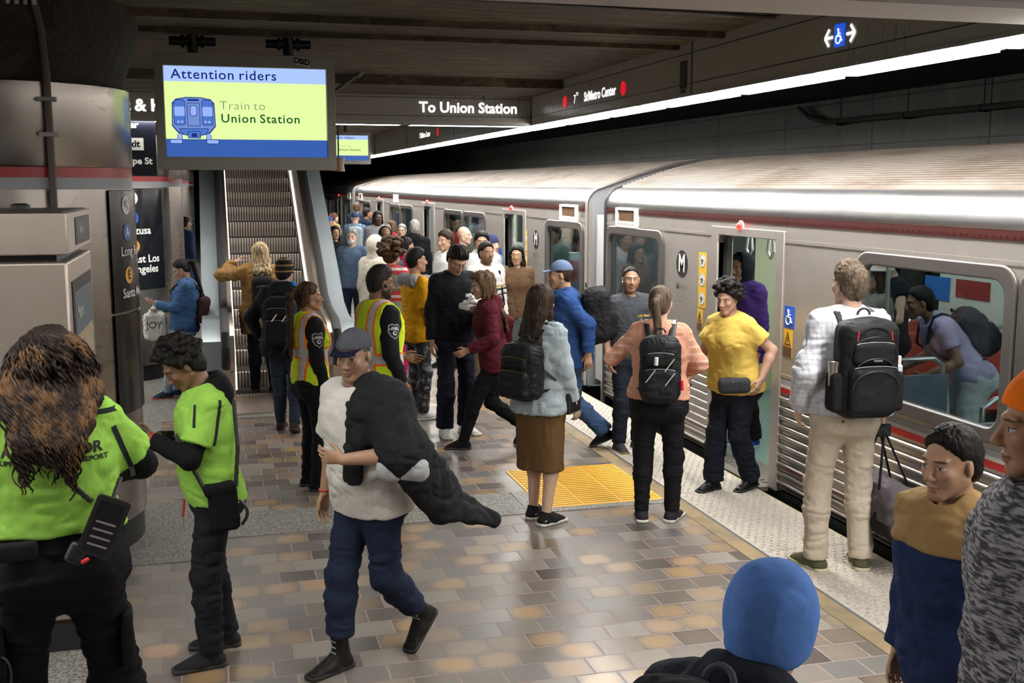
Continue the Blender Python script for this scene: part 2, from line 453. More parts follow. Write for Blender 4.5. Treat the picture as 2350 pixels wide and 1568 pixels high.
def wheelchair(parent, mat, cx, cz, h, face, x=0., axis='x', flip=1):
    """the seated figure of the access symbol, drawn in strokes about (cx, cz), total height h"""
    s = h / 2.0
    P = lambda a, c: (x, cx + a * s * flip, cz + c * s) if axis == 'x' else (cx + a * s, x, cz + c * s)
    b = MB(); r = .10 * s
    b.tube([P(-.12, .55), P(-.08, -.05), P(.35, -.08), P(.52, -.62), P(.72, -.55)], r, 6)
    b.tube([P(-.1, .28), P(.32, .22)], r * .8, 6)
    b.tube([P(-.16 + .5 * cos(t), -.38 + .5 * sin(t)) for t in [radians(115 + 12 * k) for k in range(21)]], r * .8, 6)
    b.tube([P(-.16, .70), P(-.08, .74)], r * 1.7, 8)
    return b.build('wheelchair_symbol', mat, parent)
ag = thing('access_sign', 'blue wheelchair sign between two white arrows on the dark beam', 'sign', (3.597, 5.9, 3.20))
M_BSIGN = Mat('lit_blue_sign', (.02, .1, .6), .4, emit=(.015, .10, .75), estr=.75).m
MB().prism(rrect(-.055, .055, -.062, .068, .008), -.004, 0, axis='x').build('sign_panel', M_BSIGN, ag)
wheelchair(ag, M_SIGNW, 0, 0, .10, '-x', -.006, 'x', -1)
for s in (1, -1):
    b = MB()
    for p0, p1 in (((.075, 0), (.155, 0)), ((.115, .048), (.16, 0)), ((.115, -.048), (.16, 0))):
        d = Vector((p1[0] - p0[0], p1[1] - p0[1])).normalized(); n = Vector((-d.y, d.x)) * .0085
        b.prism([(s * (p0[0] + n.x), p0[1] + n.y), (s * (p1[0] + n.x), p1[1] + n.y), (s * (p1[0] - n.x), p1[1] - n.y), (s * (p0[0] - n.x), p0[1] - n.y)], -.004, 0, axis='x')
    b.build('arrow', M_SIGNW, ag)
vt = thing('speaker_grille', 'slim dark grille set in the beam beside the panel joint', 'grille', (3.597, 8.13, 3.18))
MB().box((-.004, -.06, -.10), (0, .06, .11)).build('grille_plate', flat('grille_dark', (.02, .02, .022), .7), vt)
MB().box((-.005, -.04, -.135), (0, .04, -.11)).build('lower_slot', M_BLACK, vt)

# conduits
def conduit(name, pts, r, label, mat=None):
    return tag(MB().tube(pts, r, 8).build(name, mat or M_GREY), label, 'pipe')
M_DCOND = flat('dark_conduit', (.10, .09, .08), .5, .3)
c = thing('wall_conduit', 'dark pipe run bracketed along the wall above the train roof', 'pipe', (7.72, 0, 0))
MB().tube([(0, 13.6, 3.36), (0, 13.3, 3.22), (0, 12.9, 3.14), (0, 8, 3.12), (0, 3, 3.12)], .035, 8).build('pipe', M_DCOND, c)
for y in (12.6, 11.2, 9.9, 8.6): MB().box((-.04, y - .009, 3.08), (.08, y + .009, 3.16)).box((.02, y - .006, 3.1), (.03, y + .006, 3.42)).build('bracket', M_BLACK, c)
conduit('ceiling_conduit', [(-5, 6.05, 3.40), (3.55, 6.6, 3.40)], .014, 'thin pipe crossing the ceiling in front of the big screen', M_DCOND)

# ---------------------------------------------------------------- round steel columns
def wrap(me, r, a0, z0):
    """bend flat lettering (x right, y up) round a column of radius r; x=0 lands at angle a0"""
    for v in me.vertices:
        x, y, z = v.co; a = a0 + x / r; rr = r + .003 + z; v.co = (rr * cos(a), rr * sin(a), z0 + y)
    return me
def wrapped(me, mat, name, parent, r, a0, z0):
    wrap(me, r, a0, z0); me.materials.clear(); me.materials.append(mat); o = bpy.data.objects.new(name, me); COL.objects.link(o); o.parent = parent; return o
def disc_mesh(r): 
    b = MB(); n = 24; b.add([(0, 0, 0)] + [(r * cos(2 * pi * i / n), r * sin(2 * pi * i / n), 0) for i in range(n)], [(0, 1 + i, 1 + (i + 1) % n) for i in range(n)])
    me = bpy.data.meshes.new('disc'); me.from_pydata(b.v, [], b.f); return me
M_CONC = ceil_mat('dark_capital_concrete', (.06, .047, .032), (.028, .022, .016))
cols = []
for k, cy in enumerate((7.62, 14.3, 21.0, 27.8, 35)):
    cx, r = (-1.245, .75) if k == 0 else (-1.25, .75)
    t = struct(thing('round_pier', None, None, (cx, cy, 0))); cols.append(t)
    MB().lathe([(r - .02, 0), (r - .02, .19)], 64).build('column_base', M_BLACK, t)
    prof = []
    for i in range(31): z = .19 + (2.31 - .19) * i / 30; prof.append((r, z))
    MB().lathe(prof, 64).build('lower_cladding', M_COLSTEEL, t)
    MB().lathe([(r + .004, 2.375), (r + .004, 2.435)], 64).build('red_band', M_RED, t)
    MB().lathe([(r + .002, 2.305), (r + .002, 2.375)], 64).build('grey_band', M_GREY, t)
    MB().lathe([(r, 2.435), (r + .01, 2.45), (r + .01, 2.92), (r - .03, 2.93)], 64).build('upper_cladding', M_COLSTEEL, t)
    MB().lathe([(r - .05, 2.9), (r - .02, 2.98), (r + .06, 3.2), (r + .08, 3.30), (r + .08, 3.42)], 48).build('capital', M_CONC, t)
    a = radians(-100)
    for aa in (a, a + 2.1, a + 4.2):
        MB().box((r - .01, -.004, .19), (r + .003, .004, 2.92), Matrix.Rotation(aa, 4, 'Z')).build('seam', M_BLACK, t)
t = cols[0]; r = .752
pn = thing('direction_sign', 'dark curved direction panel with A and E line circles wrapped on the nearest steel column', 'sign', (-1.245, 7.62, 0))
M_PANEL = Mat('dark_sign_enamel', (.017, .016, .016), .22).m
MB().lathe([(r, .88), (r + .012, .885), (r + .012, 1.52), (r, 1.525)], 24, None, radians(-33), radians(60), False).build('lower_panel', M_PANEL, pn)
MB().lathe([(r, 1.535), (r + .012, 1.54), (r + .012, 2.295), (r, 2.30)], 24, None, radians(-33), radians(60), False).build('upper_panel', M_PANEL, pn)
rr = r + .012
M_LETTER = flat('pale_lettering', (.62, .62, .60), .5)
M_LBLUE = flat('line_blue', (.015, .09, .38), .5); M_LGOLD = flat('line_gold', (.56, .30, .03), .5)
a0 = radians(-19)
wrapped(disc_mesh(.058), M_LETTER, 'arrow_disc', pn, rr, a0, 2.205)
me = text_mesh('↖', .10, .004) if False else None
b = MB()
b.add([(-.03, .03, .002), (.01, .03, .002), (.01, .019, .002), (-.011, .019, .002), (.033, -.025, .002), (.025, -.033, .002), (-.019, .011, .002), (-.019, -.01, .002), (-.03, -.01, .002)], [tuple(range(9))])
me = bpy.data.meshes.new('arrow'); me.from_pydata(b.v, [], b.f); wrapped(me, M_PANEL, 'arrow', pn, rr, a0, 2.205)
wrapped(disc_mesh(.055), M_LBLUE, 'line_disc', pn, rr, a0, 2.035)
wrapped(text_mesh('A', .085, .001), M_LETTER, 'line_letter', pn, rr + .002, a0, 2.035)
wrapped(text_mesh('Long Beach', .085, .001, 1, 'LEFT'), M_LETTER, 'lettering', pn, rr, radians(-26), 1.915)
wrapped(disc_mesh(.055), M_LGOLD, 'line_disc', pn, rr, a0, 1.765)
wrapped(text_mesh('E', .085, .001), M_PANEL, 'line_letter', pn, rr + .002, a0, 1.765)
wrapped(text_mesh('Santa Monica', .085, .001, 1, 'LEFT'), M_LETTER, 'lettering', pn, rr, radians(-26), 1.65)
# second column panel
pn = thing('direction_sign', 'glossy black panel reading Azusa and East Los Angeles on the second column', 'sign', (-1.25, 14.3, 0))
M_NAVY = Mat('black_gloss_panel', (.008, .010, .016), .15).m
MB().lathe([(r, 1.10), (r + .012, 1.105), (r + .012, 2.29), (r, 2.295)], 24, None, radians(-140), radians(-28), False).build('panel', M_NAVY, pn)
aL = radians(-62)
M_LET2 = Mat('white_panel_lettering', (.8, .8, .75), .5, emit=(1, 1, .9), estr=.25).m
wrapped(disc_mesh(.085), M_LET2, 'arrow_disc', pn, rr, aL - .02, 2.18)
wrapped(disc_mesh(.085), flat('bright_line_blue', (.01, .12, .62), .5), 'line_disc', pn, rr, aL - .02, 1.95)
wrapped(text_mesh('Azusa', .125, .003, 1, 'LEFT'), M_LET2, 'lettering', pn, rr, aL - .09, 1.80)
wrapped(disc_mesh(.085), flat('bright_line_gold', (.75, .38, .02), .5), 'line_disc', pn, rr, aL - .02, 1.62)
wrapped(text_mesh('East Los', .125, .003, 1, 'LEFT'), M_LET2, 'lettering', pn, rr, aL - .09, 1.465)
wrapped(text_mesh('Angeles', .125, .003, 1, 'LEFT'), M_LET2, 'lettering', pn, rr, aL - .09, 1.345)
# exit sign hung below the cross beam
ex = thing('exit_sign', 'hanging navy exit sign reading Flower, Exit and Hope St beside the column', 'sign', (-.96, 12.56, 0))
MB().box((-.42, -.03, 2.43), (.41, .03, 3.018)).build('panel', Mat('navy_sign', (.012, .014, .026), .35).m, ex)
MB().box((.02, -.034, 2.70), (.285, -.031, 2.83)).build('exit_field', M_LET2, ex)
write('Exit', .10, M_NAVY, ex, (.17, -.037, 2.765), '-y', .003)
write('Hope St', .098, M_LET2, ex, (.365, -.034, 2.585), '-y', .003, 1, 'RIGHT')
write('Flower', .10, M_LET2, ex, (.24, -.034, 2.965), '-y', .003, 1, 'RIGHT')
# conduit down the first column
cd = thing('column_conduit', 'old dark pipe clamped down the front of the near steel column', 'pipe', (-1.245, 7.62, 0))
a = radians(-63.5); cpx, cpy = .785 * cos(a), .785 * sin(a)
MB().tube([(cpx - .03, cpy - .1, 3.41), (cpx, cpy - .04, 3.2), (cpx + .01, cpy, 2.95), (cpx + .01, cpy, 2.2)], .021, 8).build('pipe', flat('rusty_pipe', (.07, .055, .045), .5, .5), cd)
for z in (2.82, 2.62): MB().box((cpx - .045, cpy - .03, z - .012), (cpx + .055, cpy + .03, z + .012)).build('clamp', flat('galvanised', (.2, .19, .18), .4, .8), cd)
MB().box((cpx - .17, cpy - .14, 3.355), (cpx + .04, cpy, 3.41)).build('junction_box', flat('dark_box', (.05, .045, .04), .6), cd)
for k in range(4): MB().cyl((cpx - .155 + k * .045, cpy - .10, 3.355), (cpx - .155 + k * .045, cpy - .10, 3.33), .012, 8).build('screw', M_LGREY, cd)

# ---------------------------------------------------------------- big information screen
TVH = Mat('dark_grey_tv_case', (.33, .32, .29), .5).m
def emit(name, c, s=1.): return Mat(name, (0, 0, 0), .3, spec=.3, emit=c, estr=s).m
E_HEAD = emit('screen_pale_blue', (.42, .58, 1.0), .95); E_GREEN = emit('screen_lime', (.74, .93, .36), 1.0); E_FOOT = emit('screen_blue', (.035, .105, .40), 1.0)
E_DARK = emit('screen_navy', (.008, .022, .18)); E_MID = emit('screen_mid_blue', (.07, .17, .55)); E_LB = emit('screen_light_blue', (.30, .43, .95)); E_TXT = emit('screen_dark_green', (.01, .10, .02)); E_TXL = emit('screen_grey_green', (.16, .27, .12))
E_SKY = emit('screen_soft_blue', (.13, .25, .70)); E_STEEL = emit('screen_train_blue', (.16, .26, .62))
def screen(label, loc, full=True, sc=1.0):
    t = thing('information_screen', label, 'screen', loc); t.scale = (sc, sc, sc)
    cs = MB(); o = rrect(-.625, .625, -.405, .405, .012, 2); i = [(x, z) for x, z in rrect(-.565, .565, -.315, .315, .004, 2)]
    cs.ring(o, i, -.05, 0.0, 'y'); cs.prism(o, 0.0, .22, axis='y')
    cs.build('case', TVH, t, bevel=.006)
    sc_ = MB()
    for k, (z0, z1) in enumerate(((.21, .315), (-.19, .21), (-.315, -.19))):
        sc_.cur = k; sc_.box((-.562, -.012, z0), (.562, -.002, z1))
    sc_.build('screen', [E_HEAD, E_GREEN, E_FOOT], t, smooth=0)
    write_words('Attention riders', .095, E_DARK, t, (-.515, -.014, .258), .0008, 1.06, 1.1)
    write_words('Train to', .085, E_TXL, t, (-.19, -.014, .045), -.001, 1.06, 1.1)
    write_words('Union Station', .085, E_TXT, t, (-.185, -.014, -.045), .0012, 1.06, 1.12)
    if not full: return t
    # the train drawing, a stack of thin flat shapes
    P = MB(); mats = [E_DARK, E_STEEL, E_MID, E_LB]; lay = [0]
    def sh(poly, c):
        lay[0] += 1; P.cur = c; P.prism([(x - .37, z) for x, z in poly], -.0135 - .0002 * lay[0], -.0125, axis='y')
    for e, c in ((0., 0), (.006, 1)):
        sh([(-.15 + e, -.10 + e), (-.10 + e, -.16 + e), (.10 - e, -.16 + e), (.15 - e, -.10 + e), (.145 - e, .06 - e), (.12 - e, .088 - e), (.05, .102 - e), (-.05, .102 - e), (-.12 + e, .088 - e), (-.145 + e, .06 - e)], c)
    for s in (-1, 1):
        q = sorted((s * .06, s * .13)); sh(rrect(q[0] - .004, q[1] + .004, -.094, .084, .016), 0); sh(rrect(q[0], q[1], -.09, .08, .014), 2); sh(rrect(q[0], q[1], -.03, .035, .008), 3)
        for dx in (.08, .105): sh(circ(s * dx, -.07, .009, 12), 3)
        q = sorted((s * .085, s * .112)); sh([(q[0] - .004, -.16), (q[1] + .004, -.16), (q[1] + .004, -.205), (q[0] - .004, -.205)], 0); sh([(q[0], -.155), (q[1], -.155), (q[1], -.203), (q[0], -.203)], 3)
        q = sorted((s * .085, s * .165)); sh(rrect(q[0] - .004, q[1] + .004, -.224, -.192, .012), 0); sh(rrect(q[0], q[1], -.22, -.196, .01), 3)
    sh(rrect(-.044, .044, -.10, .062, .003), 0); sh(rrect(-.04, .04, -.096, .058, .003), 1); sh(rrect(-.024, .024, -.03, .044, .014), 0); sh(rrect(-.02, .02, -.026, .04, .012), 3)
    sh(rrect(-.04, .04, .075, .088, .006), 0); sh([(-.10, -.115), (.10, -.115), (.095, -.15), (.06, -.165), (-.06, -.165), (-.095, -.15)], 0); sh([(-.095, -.119), (.095, -.119), (.09, -.147), (.058, -.16), (-.058, -.16), (-.09, -.147)], 2)
    sh(rrect(-.045, .045, -.185, -.135, .008), 0); sh(rrect(-.041, .041, -.181, -.139, .008), 2); sh(rrect(-.018, .018, -.176, -.15, .003), 0)
    P.build('train_drawing', mats, t, smooth=0)
    k = MB(); k.prism([(.335, .345), (.445, .325), (.45, .385), (.34, .40)], -.053, -.050, axis='y'); k.build('sticker', M_LETTER, t)
    write('DBID', .055, M_BLACK, t, (.392, -.054, .363), '-y', .003, .9, rot=(pi / 2, radians(9), 0), name='sticker_scrawl')
    for x in (-.36, .31):
        m = MB(); m.cyl((x - .16, .11, .50), (x + .16, .11, .50), .032, 12); m.cyl((x, .11, .40), (x, .11, .56), .04, 12); m.cyl((x - .08, .11, .50), (x - .055, .11, .50), .045, 12); m.cyl((x + .055, .11, .50), (x + .08, .11, .50), .045, 12)
        m.build('ceiling_mount', M_BLACK, t)
    return t
screen('large hanging screen showing Attention riders and a blue train drawing', (.272, 8.25, 2.845))
fs = screen('small far screen partly hidden behind the large one', (2.36, 20.0, 2.99), False, .70)
MB().box((-.03, .05, .40), (.03, .12, .62)).build('ceiling_mount', M_BLACK, fs)
st = thing('ceiling_strut', 'slanting grey strut between the big screen and the ceiling', 'strut', (1.20, 11.0, 3.25))
MB().cyl((0, 0, -.02), (.25, 0, .17), .022, 10).build('tube', M_DCOND, st); MB().cyl((.22, 0, .14), (.275, 0, .19), .033, 10).build('collar', M_DCOND, st)
sp = thing('hanging_speaker', 'small rusty brown speaker hanging below the far screen', 'speaker', (2.0, 18.0, 2.66))
MB().lathe([(.0, -.11), (.10, -.11), (.085, 0), (.10, .11), (.0, .11)], 16, None, cap=False).build('speaker_body', flat('rusty_brown', (.18, .11, .06), .6), sp)
MB().cyl((0, 0, .1), (0, 0, .75), .012, 8).build('hanger', M_BLACK, sp)

# ---------------------------------------------------------------- ticket machine at the left
km = thing('ticket_machine', 'tall brushed steel ticket machine with a display cap in front of the column', 'machine', (-.68, 5.65, 0))
MB().box((-1.3, 0.02, 0), (-.03, 1.05, .17)).build('plinth', M_BLACK, km)
MB().box((-1.32, 0, .17), (0, 1.08, 1.965)).build('cabinet', M_KIOSK, km, bevel=.012)
MB().box((-1.28, .04, 1.965), (-.05, 1.04, 2.0)).build('shadow_gap', M_BLACK, km)
MB().box((-1.32, -.02, 2.0), (.01, 1.06, 2.20)).build('cap', M_KIOSK, km, bevel=.006)
MB().box((-1.245, .0, 2.2), (-.01, 1.04, 2.205)).build('cap_top', M_BLACK, km)
MB().box((.008, .30, 2.03), (.014, .96, 2.17)).build('display', M_BLACK, km)
MB().box((.013, .34, 2.05), (.016, .72, 2.15)).build('display_glass', flat('display_grey', (.10, .10, .10), .3), km)
write('Metro', .06, M_LETTER, km, (.017, .54, 2.10), '+x', .001, name='display_text')
MB().box((-.001, .12, .45), (.006, .98, 1.86)).build('map_frame', M_BLACK, km)
def _():
    m = Mat('printed_system_map', rough=.25); p = m.pos(); n = m.noise(m.scale(p, (1, 9, 2.2)), 3, 3); n2 = m.noise(m.scale(p, (1, 30, 8)), 3, 2)
    c = m.mix(n2.step(.5, .7), (.66, .56, .40), (.34, .26, .18)); c = m.mix(n.step(.62, .68) * .7, c, (.36, .08, .05)); m.set('Base Color', c); return m.m
MB().box((.006, .17, .50), (.009, .93, 1.58)).build('map_sheet', _(), km)
MB().box((.006, .17, 1.58), (.009, .93, 1.80)).build('map_header', flat('map_header_blue', (.13, .16, .19), .4), km)
write('Metro', .10, M_LETTER, km, (.011, .36, 1.69), '+x', .001, name='map_title')
MB().box((-1.29, -.004, .80), (-.10, 0, .808)).build('door_seam', M_BLACK, km)
cs = tag(MB().lathe([(.05, 0), (.05, .02), (.03, .03), (0, .03)], 16, cap=False).build('puck', M_BLACK), 'small black puck lying on the ticket machine top', 'puck'); cs.location = (-.98, 6.35, 2.205); cs.name = 'antenna_puck'
# ================================================================ ESCALATOR
def build_w(b, name, mat, parent, **k):
    """build from world coordinates under a parent placed in the world (unrotated)"""
    L = parent.matrix_basis.translation if parent.parent is None else parent.parent.matrix_basis.translation
    b.v = [(x - L[0], y - L[1], z - L[2]) for x, y, z in b.v]
    return b.build(name, mat, parent, **k)
es = thing('escalator', 'steel escalator with ribbed steps and black handrails climbing away behind the big screen', 'escalator', (.65, 11.6, 0))
M_ESTEP = Mat('ribbed_aluminium_step', (.95, .82, .70), .45, .2).m
M_ESTEEL = steel('escalator_steel', (.60, .52, .45), .35, (1, 3, 1), .12, dirt=.2)
M_EDECK = steel('escalator_deck', (.42, .48, .51), .35, (1, 3, 1), .1, metal=.45, dirt=.3)
M_SKIRT = Mat('skirt_light', (.9, .9, .9), .4, emit=(1, .93, .85), estr=1.6).m
M_EGROOVE = flat('step_groove', (.05, .042, .036), .7)
S_ = .577
for k in range(17):
    z = .04 + .2 * k; y = 12.35 + .3465 * k; b = MB(); n = 26; w_ = .455
    prof = [(-.004, z - .006), (-.014, z - .02), (-.004, z - .09), (.03, z - .17), (.05, z - .215)]
    for i in range(n):
        x0 = .65 - w_ + 2 * w_ * i / n; x1 = x0 + 2 * w_ / n * .68; x2 = x0 + 2 * w_ / n
        b.cur = 0; b.strip([(y + a, c) for a, c in prof], x0, x1, 'x'); b.cur = 1; b.strip([(y + a + .03, c) for a, c in prof], x1, x2, 'x')
    b.box((.65 - w_, y + .004, z - .03), (.65 + w_, y + .36, z - .002))
    build_w(b, 'step', [M_ESTEP, M_EGROOVE], es, smooth=0)
b = MB().box((.17, 11.35, 0), (1.13, 12.36, .02)); build_w(b, 'landing_plate', M_ESTEEL, es)
rail = [(18.4, 3.46 + .90), (15, 1.5 + .93), (13.2, .46 + .95), (12.7, 1.09), (12.3, .99), (11.95, .965), (11.6, .93), (11.42, .84), (11.36, .70), (11.40, .56), (11.52, .46), (11.7, .42)]
panel = [(18.4, 3.46 - .25), (18.4, 4.30)] + [(y + (.03 if y < 11.6 else 0), z - .03) for y, z in rail[1:]] + [(11.7, .02), (12.4, .02), (12.9, .10)]
for s in (-1, 1):
    xi = .65 + s * .475; xo = .65 + s * .525
    b = MB()
    n = len(panel)
    pv = [(xi + s * .0, y, z) for y, z in panel]
    b.prism(panel, xi, xi + s * .05, axis='x'); build_w(b, 'balustrade', M_ESTEEL, es)
    deck = [(18.4, 3.0), (18.4, 4.22)] + [(y + .06, z - .09) for y, z in rail[1:8]] + [(11.5, .40), (11.55, .0), (12.3, 0)]
    b = MB().prism(deck, xi + s * .13, xo + s * .27, axis='x'); build_w(b, 'outer_deck', M_EDECK, es)
    b = MB().prism([(y, z - .03) for y, z in deck], xi + s * .05, xi + s * .13, axis='x'); build_w(b, 'inner_deck', M_ESTEEL, es)
    b = MB().tube([(xi + s * .09, y, z) for y, z in rail], .045, 10, flatz=.6); build_w(b, 'handrail', M_RUBBER, es)
    b = MB().tube([(xi - s * .012, y, (y - 12.4) * S_ + .26) for y in (18.4, 12.55)] + [(xi - s * .012, 12.2, .12)], .016, 6); build_w(b, 'skirt_light', M_SKIRT, es)
bb = MB().box((-.12, 10.75, 0), (.02, 11.2, .40)); 
bo = tag(bb.build('escalator_barrier', flat('dull_green_steel', (.16, .18, .17), .4, .6)), 'low dull steel post standing in front of the escalator left side', 'barrier')

# ================================================================ TRAIN
TX = 4.12
M_INT = flat('car_lining', (.62, .66, .58), .4)
M_INTD = flat('car_lining_dark', (.05, .055, .06), .5)
M_IFLOOR = Mat('speckled_teal_car_floor', (.12, .20, .18), .5); M_IFLOOR.set('Base Color', M_IFLOOR.mix(M_IFLOOR.noise(M_IFLOOR.pos(), 60, 2).step(.4, .6), (.10, .17, .155), (.17, .25, .225))); M_IFLOOR = M_IFLOOR.m
M_ILIGHT = Mat('car_ceiling_light', (.9, .9, .9), .5, emit=(.95, 1, .93), estr=14.0).m
M_SEATR = flat('red_seat_vinyl', (.40, .055, .03), .5); M_SEATG = flat('grey_seat_shell', (.36, .39, .41), .4)
M_PARTN = flat('blue_grey_partition', (.12, .17, .22), .35); M_POLE = flat('satin_rail', (.5, .52, .53), .3, .8)
M_GASKET = Mat('window_gasket', (.105, .095, .09), .32, .3).m
M_LENS = Mat('red_door_light', (.8, .02, .02), .3, emit=(1, .02, .015), estr=4.5).m
M_STRIPE = flat('red_stripe', (.42, .015, .02), .35); M_MAROON = flat('maroon_band', (.055, .009, .008), .4)
M_BROWNV = flat('brown_louvre', (.12, .065, .03), .6)
M_NUM = flat('car_number', (.10, .10, .11), .5); M_MWHITE = flat('logo_white', (.85, .85, .85), .4); M_MTXT = flat('faded_lettering', (.24, .23, .22), .5)

def seat(t, x, y, face, mat):
    """moulded two-place seat; face=+1 looks to +y"""
    b = MB(); b.cur = 0
    prof = [(-.20, .40), (.20, .43), (.22, .47), (.16, .49), (-.14, .46), (-.20, .62), (-.25, .95), (-.29, .96), (-.26, .60), (-.24, .42)]
    b.prism([(y + face * a, c) for a, c in prof], x, x + .86, axis='x')
    o = build_w(b, 'seat', mat, t, bevel=.012)
    b = MB().box((x + .2, y - .12, .02), (x + .66, y + .1, .41)); build_w(b, 'seat_plinth', M_INTD, t)
    b = MB().tube([(x + .04, y - face * .27, .93), (x + .04, y - face * .27, 1.04), (x + .12, y - face * .27, 1.09), (x + .74, y - face * .27, 1.09), (x + .82, y - face * .27, 1.04), (x + .82, y - face * .27, .93)], .017, 8)
    build_w(b, 'grab_rail', M_POLE, t)

def logo(t, y, z):
    o = build_w(MB().prism(circ(y, z, .125, 32), TX - .003, TX, axis='x'), 'logo_disc', M_BLACK, t)
    L = t.matrix_basis.translation
    write('M', .225, M_MWHITE, t, (TX - .005 - L[0], y - L[1], z - L[2]), '-x', .006, .85, name='logo_letter')
    write('Metro', .10, M_MTXT, t, (TX - .003 - L[0], y - L[1], z - .205 - L[2]), '-x', .0005, name='logo_word')
    for k, s in enumerate(('Welcome Aboard', 'Bienvenidos')): write(s, .032, M_MTXT, t, (TX - .003 - L[0], y + .12 - L[1], z - .30 - .04 * k - L[2]), '-x', 0, 1, 'LEFT', 'logo_small_print')

def tri_sticker(t, y0, y1, z0, z1):
    build_w(MB().box((TX - .003, y0, z0), (TX, y1, z1)), 'warning_sticker', M_YELLOW, t)
    ym, dz = (y0 + y1) / 2, z1 - z0; w2 = (y1 - y0) * .38
    b = MB().ring([(ym - w2, z0 + dz * .42), (ym + w2, z0 + dz * .42), (ym, z1 - dz * .06)], [(ym - w2 * .62, z0 + dz * .48), (ym + w2 * .62, z0 + dz * .48), (ym, z1 - dz * .2)], TX - .005, TX - .003)
    b.box((TX - .005, ym - .006, z0 + dz * .52), (TX - .003, ym + .006, z0 + dz * .72)); b.box((TX - .005, y0, z0), (TX - .003, y1, z0 + dz * .36))
    build_w(b, 'sticker_print', flat('sticker_brown', (.10, .055, .02), .5), t)

